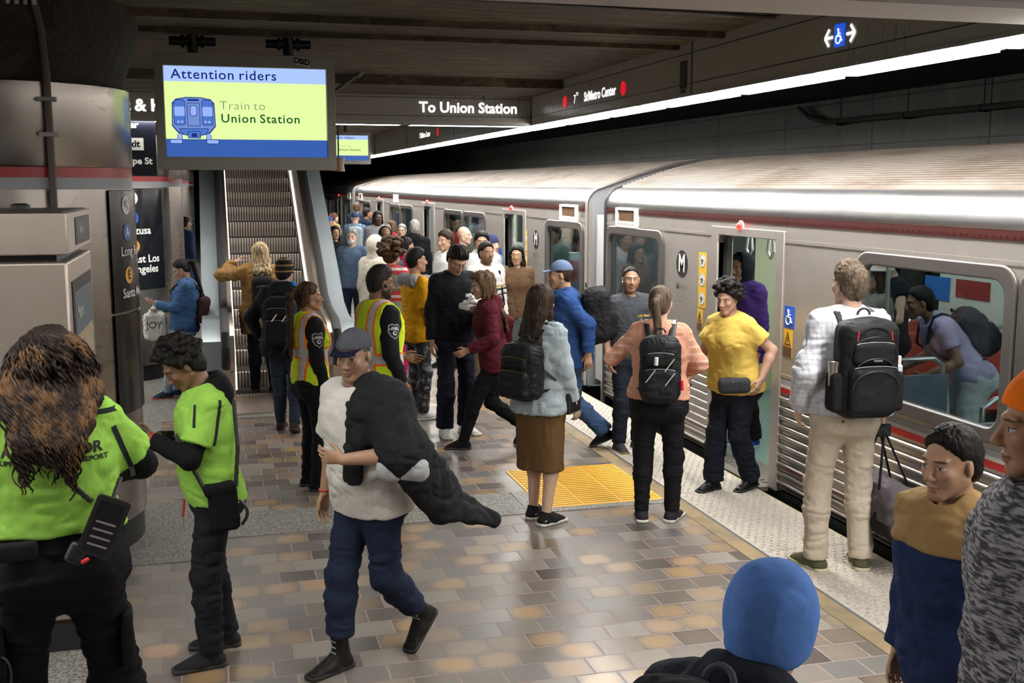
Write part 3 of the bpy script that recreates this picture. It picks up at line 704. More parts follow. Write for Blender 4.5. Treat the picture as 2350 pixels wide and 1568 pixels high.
def train_car(label, y0, y1, doors, wins, number=None, num_y=None, vents=(), logos=(), detail=True, inner=True):
    t = thing('train_car', label, 'train', (TX, y0, 0), 0)
    ops = sorted([(d - .5, d + .5, 'd') for d in doors] + [(a, b_, 'w') for a, b_ in wins])
    side = MB(); low = MB(); st = [MB(), MB(), MB(), MB()]; belt = MB()
    def wall(a, b_, z0, z1): side.box((TX, a, z0), (TX + .06, b_, z1))
    cur = y0
    for a, b_, k in ops:
        wall(cur, a, .78, 2.10)
        if k == 'd': wall(a, b_, 1.92, 2.10)
        else: wall(a, b_, .78, .97); wall(a, b_, 1.85, 2.10)
        cur = b_
    wall(cur, y1, .78, 2.10)
    prof = [(TX + .01, .03)]
    nr = 10
    for i in range(nr):
        zz = .05 + i * .0725
        prof += [(TX + .012, zz), (TX - .004, zz + .012), (TX - .012, zz + .024), (TX - .008, zz + .036), (TX + .012, zz + .046)]
    prof += [(TX + .012, .785)]
    segs = []; cur = y0
    for d in sorted(doors): segs.append((cur, d - .58)); cur = d + .58
    segs.append((cur, y1))
    for a, b_ in segs:
        low.strip(prof, a, b_); low.strip([(TX + .06, .03), (TX + .06, .785)], a, b_)
        for q, (z0, z1) in enumerate(((.775, .818), (.818, .842), (.842, .88))): st[q].box((TX - .004, a, z0), (TX, b_, z1))
        st[3].box((TX - .0135, a, .203), (TX - .002, b_, .224))
        for z in (.895, 1.905): belt.box((TX - .006, a, z), (TX, b_, z + .025))
        k = a
        while detail and k < b_:
            belt.box((TX - .008, k, 1.914), (TX - .006, k + .012, 1.921)); k += .08
    build_w(side, 'side_panel', M_STEEL, t); build_w(low, 'ribbed_lower_side', M_CORR, t, smooth=60); build_w(belt, 'belt_rail', M_STEEL, t)
    build_w(st[0], 'red_stripe', M_STRIPE, t); build_w(st[1], 'white_stripe', M_WHITE, t); build_w(st[2], 'grey_stripe', M_GREY, t); build_w(st[3], 'maroon_stripe', M_MAROON, t)
    b = MB().box((TX - .006, y0, 2.035), (TX + .01, y1, 2.09))
    k = y0 + .03
    while detail and k < y1: b.box((TX - .012, k, 2.05), (TX - .0055, k + .012, 2.062)); k += .055
    build_w(b, 'maroon_gutter', M_MAROON, t)
    cove = [(TX, 2.09), (TX - .008, 2.10), (TX - .002, 2.15), (TX + .02, 2.205), (TX + .06, 2.255), (TX + .11, 2.288), (TX + .17, 2.305)]
    build_w(MB().strip(cove, y0, y1), 'cove', M_COVE, t, smooth=80)
    rp = []; N = 30
    for i in range(N * 4 + 1):
        u = i / (N * 4); x = TX + .17 + u * 1.43; z = 2.305 + .31 * sin(u * pi / 2) ** 1.0
        ph = (i % 4); rp.append((x, z + (.024 if ph in (1, 2) else 0)))
    rb = MB()
    for i in range(len(rp) - 1): rb.cur = 1 if i % 4 in (3,) else 0; rb.strip(rp[i:i + 2], y0, y1)
    build_w(rb, 'ribbed_roof', [M_ROOF, M_GRIME], t, smooth=0)
    far = [(TX + 1.6, 2.615), (TX + 2.4, 2.52), (TX + 2.95, 2.33), (TX + 3.18, 2.1), (TX + 3.2, .0)]
    build_w(MB().strip(far, y0, y1), 'far_side', M_STEEL, t, smooth=50)
    under = MB().box((TX + .06, y0 + .2, -.75), (TX + 3.1, y1 - .2, .0)); build_w(under, 'underframe', M_INTD, t)
    sec = [(TX + .005, .03)] + [(TX + .005, 2.09)] + [(x + .003, z - .003) for x, z in cove[2:]] + rp[::4] + far
    for ye in (y0, y1):
        s = 1 if ye == y0 else -1
        e = MB().prism(sec, ye + s * .001, ye + s * .05, axis='y'); build_w(e, 'end_bulkhead', M_GREY, t, smooth=0)
        rim = [(TX - .004, .03), (TX - .004, 2.09)] + cove[2:] + rp[::4]
        e = MB().tube([(x, ye, z) for x, z in rim], .022, 6); build_w(e, 'end_rim', M_STEEL if ye == y0 else M_RUBBER, t)
    for a, b_ in wins:
        g = MB().ring(rrect(a - .055, b_ + .055, .915, 1.905, .125, 6), rrect(a + .03, b_ - .03, 1.0, 1.82, .10, 6), TX - .028, TX + .02)
        wf = build_w(g, 'window_frame', M_GASKET, t, bevel=.012)
        p = MB().box((TX + .022, a, .97), (TX + .028, b_, 1.85)); build_w(p, 'pane', M_GLASS, wf)
    for d in doors:
        o = [(d - .62, .0), (d + .62, .0), (d + .62, 1.985), (d - .62, 1.985)]; r = rrect(d - .5, d + .5, -.02, 1.92, .05, 5)
        fr = MB(); 
        for ya, yb in ((d - .62, d - .5), (d + .5, d + .62)): fr.box((TX - .018, ya, .0), (TX + .13, yb, 1.99))
        fr.box((TX - .018, d - .5, 1.92), (TX + .13, d + .5, 1.99))
        for s in (-1, 1): fr.prism([(d + s * .5, 1.92), (d + s * .5, 1.85), (d + s * .49, 1.885), (d + s * .465, 1.91), (d + s * .43, 1.92)], TX - .016, TX + .13, axis='x')
        build_w(fr, 'door_frame', M_STEEL, t, bevel=.006)
        b = MB().box((TX + .04, d + .42, .02), (TX + .08, d + .499, 1.90)); b.box((TX + .04, d - .499, .02), (TX + .08, d - .46, 1.90)); build_w(b, 'door_leaf_edge', M_RUBBER, t)
        b = MB().box((TX - .09, d - .5, -.03), (TX + .3, d + .5, .005))
        for k in range(12): b.box((TX + .0, d - .48 + k * .08, .005), (TX + .05, d - .44 + k * .08, .011))
        build_w(b, 'threshold', flat('worn_threshold', (.20, .18, .165), .45, .6), t)
        b = MB().lathe([(.0, -.02), (.034, -.02), (.036, 0), (.030, .025), (.015, .042), (0, .047)], 14, Matrix.Translation((TX - .002, d + .10, 2.005)) @ Matrix.Rotation(-pi / 2, 4, 'Y'), cap=False)
        l = build_w(b, 'door_light', M_LENS, t)
        b = MB().cyl((TX - .012, d + .10, 2.005), (TX, d + .10, 2.005), .048, 14); build_w(b, 'light_base', M_LGREY, t)
    L = t.matrix_basis.translation
    for a, b_ in vents:
        v = MB().ring([(a, 1.90), (b_, 1.90), (b_, 2.10), (a, 2.10)], [(a + .07, 1.965), (b_ - .07, 1.965), (b_ - .07, 2.075), (a + .07, 2.075)], TX - .03, TX)
        vf = build_w(v, 'vent_frame', M_WHITE, t)
        v = MB()
        for k in range(14): yy = a + .08 + k * (b_ - a - .16) / 14; v.box((TX - .022, yy, 1.965), (TX - .006, yy + .018, 2.075))
        v.box((TX - .008, a + .06, 1.96), (TX - .001, b_ - .06, 2.08)); build_w(v, 'louvre', M_BROWNV, t)
        v = MB()
        for k in range(6): yy = a + .1 + k * (b_ - a - .2) / 5; v.cyl((TX - .032, yy, 1.935), (TX - .029, yy, 1.935), .010, 8)
        build_w(v, 'vent_screws', M_GREY, t)
    if number: write(number, .115, M_NUM, t, (TX - .004 - L[0], num_y - L[1], 2.0 - L[2]), '-x', 0, .8, name='car_number')
    for y, z in logos: logo(t, y, z)
    if inner:
        b = MB().box((TX + .06, y0 + .06, -.015), (TX + 3.14, y1 - .06, .004)); build_w(b, 'car_floor', M_IFLOOR, t)
        b = MB().box((TX + .06, y0 + .06, 2.12), (TX + 3.14, y1 - .06, 2.14)); build_w(b, 'car_ceiling', M_INT, t)
        b = MB().box((TX + 3.08, y0 + .06, 0), (TX + 3.14, y1 - .06, .95)).box((TX + 3.08, y0 + .06, 1.8), (TX + 3.14, y1 - .06, 2.12)); cur = y0 + .06
        for a, b_, k in ops: b.box((TX + 3.08, cur, .95), (TX + 3.14, a, 1.8)); cur = b_
        b.box((TX + 3.08, cur, .95), (TX + 3.14, y1 - .06, 1.8))
        build_w(b, 'far_lining', M_INT, t)
        b = MB().box((TX + 3.12, y0 + .1, .95), (TX + 3.16, y1 - .1, 1.8)); build_w(b, 'far_windows', Mat('black_far_glass', (.01, .01, .012), .08).m, t)
        b = MB()
        for x in (TX + .75, TX + 2.35): b.box((x, y0 + .4, 2.105), (x + .16, y1 - .4, 2.12))
        build_w(b, 'ceiling_light', M_ILIGHT, t)
        for d in doors:
            for s in (-1, 1):
                if d == 8.0 and s == 1: continue
                b = MB().box((TX + .16, d + s * .64 - .012, .1), (TX + .86, d + s * .64 + .012, 1.0)); build_w(b, 'partition', M_PARTN, t)
                b = MB().cyl((TX + .87, d + s * .64, .0), (TX + .87, d + s * .64, 2.12), .017, 8); build_w(b, 'pole', M_POLE, t)
                b = MB()
                yy = d + s * .18; b.tube([(TX + .55, yy, 2.1), (TX + .55, yy - .035, 1.86), (TX + .55, yy - .05, 1.78), (TX + .55, yy, 1.73), (TX + .55, yy + .05, 1.78), (TX + .55, yy + .035, 1.86), (TX + .55, yy, 2.1)], .012, 6)
                build_w(b, 'hanging_strap', M_WHITE, t)
        b = MB().cyl((TX + .55, y0 + .3, 2.09), (TX + .55, y1 - .3, 2.09), .016, 8); build_w(b, 'ceiling_rail', M_POLE, t)
    return t
def roof_mat():
    m = Mat('dusty_ribbed_roof', rough=.6, metal=.25); p = m.pos(); n = m.noise(m.scale(p, (1.2, .5, 1)), 2.2, 4, .6); n2 = m.noise(m.scale(p, (3, .8, 1)), 7, 3)
    m.set('Base Color', m.mix(n.step(.4, .68), (.15, .127, .105), (.085, .06, .04))); m.set('Roughness', n2 * .2 + .5); return m.m
M_ROOF = roof_mat(); M_GRIME = flat('roof_groove_grime', (.045, .033, .022), .85)
c581 = train_car('near stainless train car numbered 581 with the open doorway and big window', -9.6, 11.27, [8.0, 1.6, -4.8], [(9.72, 11.16), (4.95, 6.36), (3.42, 4.82), (-2.9, -1.65), (-1.55, -.3)], '581', 11.02, [(10.32, 10.92)], [(9.25, 1.62)])
c582 = train_car('second stainless train car numbered 582 beyond the coupling gap', 11.9, 32.7, [15.05, 21.4, 27.9], [(12.06, 13.42), (16.76, 18.2), (18.36, 19.8), (23.2, 24.6), (24.76, 26.16), (29.6, 31)], '582', 12.06, [(12.2, 12.86), (31.2, 31.9)], [(13.95, 1.62)])
train_car('farthest stainless train car at the head of the platform', 33.3, 54.2, [37.0, 43.5, 50], [(34.0, 35.4), (39.0, 40.3), (40.5, 41.8), (45.5, 46.8), (47, 48.3)], None, None, [(33.9, 34.6)], (), False)
L = c581.location
# stickers beside the near door
build_w(MB().prism(rrect(8.735, 8.89, 1.265, 1.75, .012), TX - .003, TX, axis='x'), 'yellow_notice', M_YELLOW, c581)
b = MB(); b2 = MB()
for z in (1.675, 1.51, 1.345):
    b.prism(circ(8.812, z, .058, 20), TX - .005, TX - .003, axis='x'); b2.ring(circ(8.812, z, .054, 20), circ(8.812, z, .050, 20), TX - .006, TX - .005)
    b2.box((TX - .006, 8.80, z - .03), (TX - .005, 8.83, z + .02)); b2.box((TX - .006, 8.78, z - .002), (TX - .005, 8.85, z + .006))
build_w(b, 'notice_discs', M_MWHITE, c581); build_w(b2, 'notice_print', M_NUM, c581)
tri_sticker(c581, 8.79, 8.895, 1.06, 1.25)
build_w(MB().box((TX - .003, 7.215, 1.275), (TX, 7.36, 1.44)), 'access_sticker', M_BLUE, c581)
wh = wheelchair(c581, M_MWHITE, 7.2875 - L[1], 1.36 - L[2], .13, '-x', TX - .006 - L[0], 'x', -1)
tri_sticker(c581, 7.235, 7.36, 1.06, 1.265)
build_w(MB().prism(rrect(14.38, 14.47, 1.18, 1.72, .012), TX - .003, TX, axis='x'), 'yellow_notice', M_YELLOW, c582)
build_w(MB().prism(circ(14.425, 1.62, .034), TX - .005, TX - .003, axis='x').prism(circ(14.425, 1.48, .034), TX - .005, TX - .003, axis='x').prism(circ(14.425, 1.34, .034), TX - .005, TX - .003, axis='x'), 'notice_discs', M_MWHITE, c582)
build_w(MB().box((TX - .003, 15.75, 1.2), (TX, 15.9, 1.4)), 'access_sticker', M_BLUE, c582)
build_w(MB().box((TX - .02, 25.0, 1.93), (TX, 25.7, 2.12)), 'route_sign', M_WHITE, c582, bevel=.006)
b = MB().box((TX + 1.75, 11.19, 0), (TX + 3.08, 11.21, 2.11)); build_w(b, 'cab_wall', flat('cab_wall_green', (.50, .56, .38), .5), c581)
b = MB().box((TX + .9, 11.19, 0), (TX + 1.75, 11.21, 2.11)).box((TX + 2.2, 11.17, 0), (TX + 2.3, 11.19, 2.11)); build_w(b, 'cab_door', flat('cab_door_dark', (.02, .035, .03), .4), c581)
# seats, rails, notices behind the big window
for y, f in ((6.5, -1), (5.62, 1), (4.45, -1), (3.0, 1)): seat(c581, TX + .14, y - .0, f, M_SEATG)
for k in range(10): seat(c581, TX + 2.1, 3.2 + k * .78, -1, M_SEATR)
for k in range(4): seat(c582, TX + 2.1, 16.6 + k * .8, -1, M_SEATR)
b = MB().box((TX + 3.07, 9.0, 1.45), (TX + 3.08, 10.0, 1.80)); build_w(b, 'teal_poster', flat('teal_poster', (.03, .16, .16), .5), c581)
b = MB().box((TX + 3.07, 9.55, 1.16), (TX + 3.08, 9.95, 1.40)); build_w(b, 'blue_notice', flat('blue_notice', (.03, .17, .55), .5), c581)
b = MB().box((TX + 3.07, 8.95, 1.22), (TX + 3.08, 9.45, 1.40)); build_w(b, 'red_notice', flat('red_notice', (.30, .03, .03), .5), c581)
b = MB().box((TX + .06, 6.62, .05), (TX + .9, 6.64, 1.0)); build_w(b, 'wheelchair_screen', M_PARTN, c581)
for yy in (9.02, 8.62):
    b = MB(); b.tube([(TX + .55, yy, 2.1), (TX + .55, yy - .035, 1.86), (TX + .55, yy - .055, 1.76), (TX + .55, yy, 1.70), (TX + .55, yy + .055, 1.76), (TX + .55, yy + .035, 1.86), (TX + .55, yy, 2.1)], .014, 6); build_w(b, 'hanging_strap', M_WHITE, c581)
# barrier between the cars
gp = thing('car_gap_barrier', 'pale grey upright panel with springs closing the gap between cars 581 and 582', 'barrier', (TX + .1, 11.585, 0))
MB().box((-.01, -.24, .12), (.01, .24, 2.0)).build('panel', M_LGREY, gp)
for z in (.25, 1.0):
    MB().cyl((-.03, -.12, z), (-.03, -.12, z + .17), .022, 10).build('spring', M_GREY, gp)
MB().cyl((0, 0, -.7), (0, 0, .13), .03, 8).build('post', M_GREY, gp)
# ================================================================ ORGANIC SHAPES: distance fields on a grid, skinned with surface nets
V3 = lambda *a: np.array(a, dtype=np.float64)
def unit(v): return v / (np.linalg.norm(v) + 1e-12)
def rotm(ax, a):
    c, s = cos(a), sin(a)
    return np.array([[1, 0, 0], [0, c, -s], [0, s, c]]) if ax == 'x' else np.array([[c, 0, s], [0, 1, 0], [-s, 0, c]]) if ax == 'y' else np.array([[c, -s, 0], [s, c, 0], [0, 0, 1]])

class SDF:
    def __init__(s): s.p = []
    def _a(s, kind, lo, hi, k, fn): s.p.append((kind, np.minimum(lo, hi), np.maximum(lo, hi), k, fn)); return s
    def cone(s, p0, p1, r0, r1=None, k=.02, op='u', flat0=False, flat1=False):
        p0, p1 = np.asarray(p0, float), np.asarray(p1, float); r1 = r0 if r1 is None else r1
        d = p1 - p0; L = np.linalg.norm(d) + 1e-9; d = d / L; R = max(r0, r1)
        def fn(X_, Y_, Z_):
            x, y, z = X_ - p0[0], Y_ - p0[1], Z_ - p0[2]
            t = x * d[0] + y * d[1] + z * d[2]; tc = np.clip(t, 0, L)
            q = np.sqrt((x - d[0] * tc) ** 2 + (y - d[1] * tc) ** 2 + (z - d[2] * tc) ** 2) - (r0 + (r1 - r0) * tc / L)
            if flat1: q = np.maximum(q, t - L)
            if flat0: q = np.maximum(q, -t)
            return q
        return s._a(op, np.minimum(p0, p1) - R, np.maximum(p0, p1) + R, k, fn)
    def ecap(s, p0, p1, ab0, ab1, side=(1, 0, 0), k=.04, op='u', e=2.0, flat0=False, flat1=False, end=None):
        """capsule of elliptic section; ab = half width along side, half depth across"""
        p0, p1 = np.asarray(p0, float), np.asarray(p1, float); w = p1 - p0; L = np.linalg.norm(w) + 1e-9; w = w / L
        u = np.asarray(side, float); u = unit(u - w * (u @ w)); v = np.cross(w, u); R = max(*ab0, *ab1); M = np.stack([u, v, w])
        def fn(X_, Y_, Z_):
            x, y, z = X_ - p0[0], Y_ - p0[1], Z_ - p0[2]
            a = x * u[0] + y * u[1] + z * u[2]; b = x * v[0] + y * v[1] + z * v[2]; t = x * w[0] + y * w[1] + z * w[2]
            tc = np.clip(t / L, 0, 1); A = ab0[0] + (ab1[0] - ab0[0]) * tc; B = ab0[1] + (ab1[1] - ab0[1]) * tc; C = end or 0
            C = np.minimum(A, B) if not end else end
            dz = t - tc * L
            if e == 2.0:
                k0 = np.sqrt((a / A) ** 2 + (b / B) ** 2 + (dz / C) ** 2); k1 = np.sqrt((a / A ** 2) ** 2 + (b / B ** 2) ** 2 + (dz / C ** 2) ** 2) + 1e-9
                q = k0 * (k0 - 1) / k1
            else:
                k0 = (np.abs(a / A) ** e + np.abs(b / B) ** e + np.abs(dz / C) ** e) ** (1 / e); q = (k0 - 1) * np.minimum(A, B)
            if flat1: q = np.maximum(q, t - L)
            if flat0: q = np.maximum(q, -t)
            return q
        return s._a(op, np.minimum(p0, p1) - R, np.maximum(p0, p1) + R, k, fn)
    def ell(s, c, r, M=None, k=.02, op='u'):
        c = np.asarray(c, float); r = np.asarray(r, float); M = np.eye(3) if M is None else M; R = r.max()
        def fn(X_, Y_, Z_):
            x, y, z = X_ - c[0], Y_ - c[1], Z_ - c[2]
            a = [(M[0, i] * x + M[1, i] * y + M[2, i] * z) for i in range(3)]
            k0 = np.sqrt(sum((a[i] / r[i]) ** 2 for i in range(3))); k1 = np.sqrt(sum((a[i] / r[i] ** 2) ** 2 for i in range(3))) + 1e-9
            return k0 * (k0 - 1) / k1
        return s._a(op, c - R, c + R, k, fn)
    def rbox(s, c, h, M=None, r=.02, k=.01, op='u'):
        c = np.asarray(c, float); h = np.asarray(h, float); M = np.eye(3) if M is None else M; R = np.linalg.norm(h)
        def fn(X_, Y_, Z_):
            x, y, z = X_ - c[0], Y_ - c[1], Z_ - c[2]
            q = [np.abs(M[0, i] * x + M[1, i] * y + M[2, i] * z) - (h[i] - r) for i in range(3)]
            o = np.sqrt(sum(np.maximum(a, 0) ** 2 for a in q)); return o + np.minimum(np.maximum(np.maximum(q[0], q[1]), q[2]), 0) - r
        return s._a(op, c - R, c + R, k, fn)
    def half(s, c, n, k=.004):
        """cut everything built so far on the far side of the plane (c, n)"""
        c = np.asarray(c, float); n = unit(np.asarray(n, float))
        s.p.append(('half', None, None, k, lambda X_, Y_, Z_: (X_ - c[0]) * n[0] + (Y_ - c[1]) * n[1] + (Z_ - c[2]) * n[2])); return s
    def nets(s, vox, smooth=2):
        U = [q for q in s.p if q[0] == 'u']
        lo = np.min([q[1] for q in U], 0) - 3 * vox - .01; hi = np.max([q[2] for q in U], 0) + 3 * vox + .01
        n = np.ceil((hi - lo) / vox).astype(int) + 1
        ax = [(lo[i] + vox * np.arange(n[i])).astype(np.float32) for i in range(3)]
        g = np.full(n, .25, np.float32)
        for op, a, b, k, fn in s.p:
            if op == 'half': i0, i1 = np.zeros(3, int), n
            else:
                m = k + 2.5 * vox
                i0 = np.clip(np.floor((a - m - lo) / vox).astype(int), 0, n); i1 = np.clip(np.ceil((b + m - lo) / vox).astype(int) + 1, 0, n)
            if (i1 <= i0).any(): continue
            sl = tuple(slice(i0[i], i1[i]) for i in range(3))
            d = fn(ax[0][sl[0]][:, None, None], ax[1][sl[1]][None, :, None], ax[2][sl[2]][None, None, :]).astype(np.float32)
            c = g[sl]; k = max(k, 1e-4)
            if op == 'u':
                h = np.clip(.5 + .5 * (d - c) / k, 0, 1); g[sl] = d + (c - d) * h - k * h * (1 - h)
            else:
                if op == 'sub': d = -d
                h = np.clip(.5 - .5 * (d - c) / k, 0, 1); g[sl] = d + (c - d) * h + k * h * (1 - h)
        neg = g < 0
        cc = np.zeros(n - 1, np.uint8)
        for i in (0, 1):
            for j in (0, 1):
                for l in (0, 1): cc += neg[i:n[0] - 1 + i, j:n[1] - 1 + j, l:n[2] - 1 + l]
        act = np.argwhere((cc > 0) & (cc < 8)); idx = np.full(n - 1, -1, np.int32); idx[tuple(act.T)] = np.arange(len(act))
        acc = np.zeros((len(act), 3)); cnt = np.zeros(len(act))
        for e in range(3):
            for o1 in (0, 1):
                for o2 in (0, 1):
                    a = act.copy(); f = [(1, 2), (0, 2), (0, 1)][e]; a[:, f[0]] += o1; a[:, f[1]] += o2; b = a.copy(); b[:, e] += 1
                    ga, gb = g[tuple(a.T)], g[tuple(b.T)]; x = (ga < 0) != (gb < 0); t = np.where(x, ga / np.where(x, ga - gb, 1), 0)
                    p = a.astype(float); p[:, e] += t; acc[x] += p[x]; cnt[x] += 1
        v = acc / cnt[:, None] * vox + lo
        qs = []
        for e in range(3):
            sl0 = [slice(None)] * 3; sl1 = [slice(None)] * 3; sl0[e] = slice(0, n[e] - 1); sl1[e] = slice(1, n[e])
            na, nb = neg[tuple(sl0)], neg[tuple(sl1)]; ed = np.argwhere(na != nb); f = [(1, 2), (2, 0), (0, 1)][e]
            ed = ed[(ed[:, f[0]] > 0) & (ed[:, f[1]] > 0) & (ed[:, f[0]] < n[f[0]] - 1) & (ed[:, f[1]] < n[f[1]] - 1)]
            c = [ed.copy() for _ in range(4)]; c[1][:, f[0]] -= 1; c[2][:, f[0]] -= 1; c[2][:, f[1]] -= 1; c[3][:, f[1]] -= 1
            q = np.stack([idx[tuple(a.T)] for a in c], 1); fl = ~na[tuple(ed.T)]
            q[fl] = q[fl][:, ::-1]; qs.append(q)
        q = np.concatenate(qs); q = q[(q >= 0).all(1)]
        for _ in range(smooth):
            A = np.concatenate([q, q[:, ::-1]]); src = np.concatenate([q[:, i] for i in range(4)] * 2); dst = np.concatenate([q[:, (i + 1) % 4] for i in range(4)] + [q[:, (i - 1) % 4] for i in range(4)])
            w = np.bincount(src, minlength=len(v)).astype(float); v = v * .4 + .6 * np.stack([np.bincount(src, v[dst, i], len(v)) for i in range(3)], 1) / np.maximum(w, 1)[:, None]
        return v, q[:, ::-1]

def vnoise(p, scale, seed=0):
    """smooth value noise in -1..1"""
    p = p * np.asarray(scale) + seed * 17.31; i = np.floor(p).astype(np.int64); f = p - i; f = f * f * (3 - 2 * f); r = 0
    for a in (0, 1):
        for b in (0, 1):
            for c in (0, 1):
                h = (i[:, 0] + a) * 374761393 + (i[:, 1] + b) * 668265263 + (i[:, 2] + c) * 2147483647 + seed * 977
                h = (h ^ (h >> 13)) * 1274126177; h = ((h ^ (h >> 16)) & 0xffff) / 32767.5 - 1
                r = r + h * (f[:, 0] if a else 1 - f[:, 0]) * (f[:, 1] if b else 1 - f[:, 1]) * (f[:, 2] if c else 1 - f[:, 2])
    return r

def normals(v, q):
    n = np.cross(v[q[:, 2]] - v[q[:, 0]], v[q[:, 3]] - v[q[:, 1]]); out = np.zeros_like(v)
    for k in range(4):
        for i in range(3): out[:, i] += np.bincount(q[:, k], n[:, i], len(v))
    return out / (np.linalg.norm(out, axis=1)[:, None] + 1e-12)

def fast_mesh(name, v, q, mat, parent=None, mi=None, attrs=None, smooth=True):
    me = bpy.data.meshes.new(name); me.vertices.add(len(v)); me.vertices.foreach_set('co', np.asarray(v, np.float32).ravel())
    m = len(q); me.loops.add(m * 4); me.polygons.add(m)
    me.polygons.foreach_set('loop_start', np.arange(0, m * 4, 4, dtype=np.int32)); me.loops.foreach_set('vertex_index', q.astype(np.int32).ravel())
    me.update(calc_edges=True)
    for mm in (mat if isinstance(mat, (list, tuple)) else [mat]): me.materials.append(mm)
    if mi is not None: me.polygons.foreach_set('material_index', mi.astype(np.int32))
    if smooth: me.polygons.foreach_set('use_smooth', np.ones(m, bool))
    for k, a in (attrs or {}).items():
        at = me.attributes.new(k, 'FLOAT_VECTOR', 'POINT'); at.data.foreach_set('vector', np.asarray(a, np.float32).ravel())
    o = bpy.data.objects.new(name, me); COL.objects.link(o)
    if parent: o.parent = parent
    return o

# ---------------------------------------------------------------- cloth, skin and hair materials
def cloth(name, color, rough=.85, fold=.5, weave=0., color2=None, sheen=0.):
    m = Mat(name, color, rough, spec=.14); p = m.pos()
    n = m.noise(m.scale(p, (1, 1, .55)), 11, 3, .55, .8)
    c = m.mix(m.noise(p, 90, 2) * .25, color, color2 or tuple(x * .72 for x in color)); m.set('Base Color', c)
    h = n * fold
    if weave: h = h + m.noise(p, 260, 1) * weave
    m.bump(h, .6, .035); m.cl = c; m.pp = p
    if sheen: m.set('Sheen Weight', sheen)
    return m

def skin(name, tone, brow=(.02, .012, .01), beard=0., closed=0., lips=None, rough=.5, hairline=None):
    m = Mat(name, tone, rough, spec=.35); a = m.attr('hd'); x, y, z = m.xyz(X(m.nt, a.outputs['Vector']))
    ax = x.abs(); front = y.gt(.035) * y.lt(.13)
    def el(cx, cz, rx, rz, soft=.35, xx=ax):
        return (((xx - cx) / rx).pw(2.0) + ((z - cz) / rz).pw(2.0)).step(1 + soft, 1 - soft) * front
    n = m.noise(X(m.nt, a.outputs['Vector']), 55, 2)
    lips = lips or tuple(q * f for q, f in zip(tone, (.78, .52, .5)))
    c = m.mix(n.step(.3, .75) * .35, tone, tuple(q * f for q, f in zip(tone, (.86, .78, .74))))
    c = m.mix(el(.034, -.022, .024, .02, .9) * .25, c, tuple(q * f for q, f in zip(tone, (1.0, .75, .7))))
    c = m.mix(el(.031, .004, .019, .0145, .6) * .25, c, tuple(q * .6 for q in tone))
    c = m.mix(el(0., -.067, .024, .0095, .35, x) * .75, c, lips)
    c = m.mix(el(0., -.066, .023, .0013, .5, x) * .8, c, tuple(q * .25 for q in tone))
    c = m.mix(el(.010, -.041, .0045, .0028, .5) * .7, c, tuple(q * .25 for q in tone))
    if beard:
        bz = z.step(-.028, -.05) * (((ax - .0) / .017).pw(2.0) + ((z + .066) / .0075).pw(2.0)).step(.7, 1.3)
        ck = (z + .05).step(-.001, -.012).mx(ax.gt(.045) * z.lt(-.012)) * y.gt(-.02) * z.gt(-.135) * ax.lt(.1) * y.lt(.13)
        c = m.mix((bz * ck).mx(el(0, -.05, .022, .005, .5, x)) * beard * n.step(.15, .5), c, tuple(q * .9 for q in brow))
    h = max(.0018, .0050 * (1 - closed))
    if closed < .6:
        c = m.mix(el(.031, .004, .0145, h, .12), c, (.42, .39, .37))
        c = m.mix(el(.031, .004, .0055, min(h, .0055), .15), c, (.025, .014, .01))
    c = m.mix(el(.031, .0045 + h, .0155, .0016, .5) * .9, c, (.015, .01, .01))
    c = m.mix(el(.032, .027, .0195, .0042, .5) * .85, c, brow)
    if hairline:
        up = (z + y * -.55).step(hairline[1], hairline[1] + .02)
        c = m.mix(up * hairline[2], c, hairline[0])
    m.set('Base Color', c); m.set('Subsurface Weight', .0); return m.m

def hair_mat(name, color, tip=None, rough=.6, streak=45):
    m = Mat(name, color, rough, spec=.2); p = m.pos(); n = m.noise(m.scale(p, (1, 1, .12)), streak, 3, .6, .4); n2 = m.noise(m.scale(p, (1, 1, .2)), streak * 3, 2)
    c = m.mix(n.step(.35, .7), tuple(q * .45 for q in color), tuple(min(1, q * 1.6) for q in color))
    if tip: x, y, z = m.xyz(p); c = m.mix(m.noise(m.scale(p, (1, 1, .3)), 14, 3).step(.45, .65) * .8, c, tip)
    m.set('Base Color', c); m.bump(n + n2 * .5, .7, .012); return m.m
# ================================================================ PEOPLE
def ik(a, b, l1, l2, hint):
    d = b - a; L = np.linalg.norm(d); L2 = min(max(L, abs(l1 - l2) + .02), l1 + l2 - .004); u = unit(d); b = a + u * L2
    x = (l1 * l1 - l2 * l2 + L2 * L2) / (2 * L2); h = sqrt(max(l1 * l1 - x * x, 0)); w = np.asarray(hint, float); w = unit(w - u * (w @ u))
    return a + u * x + w * h, b

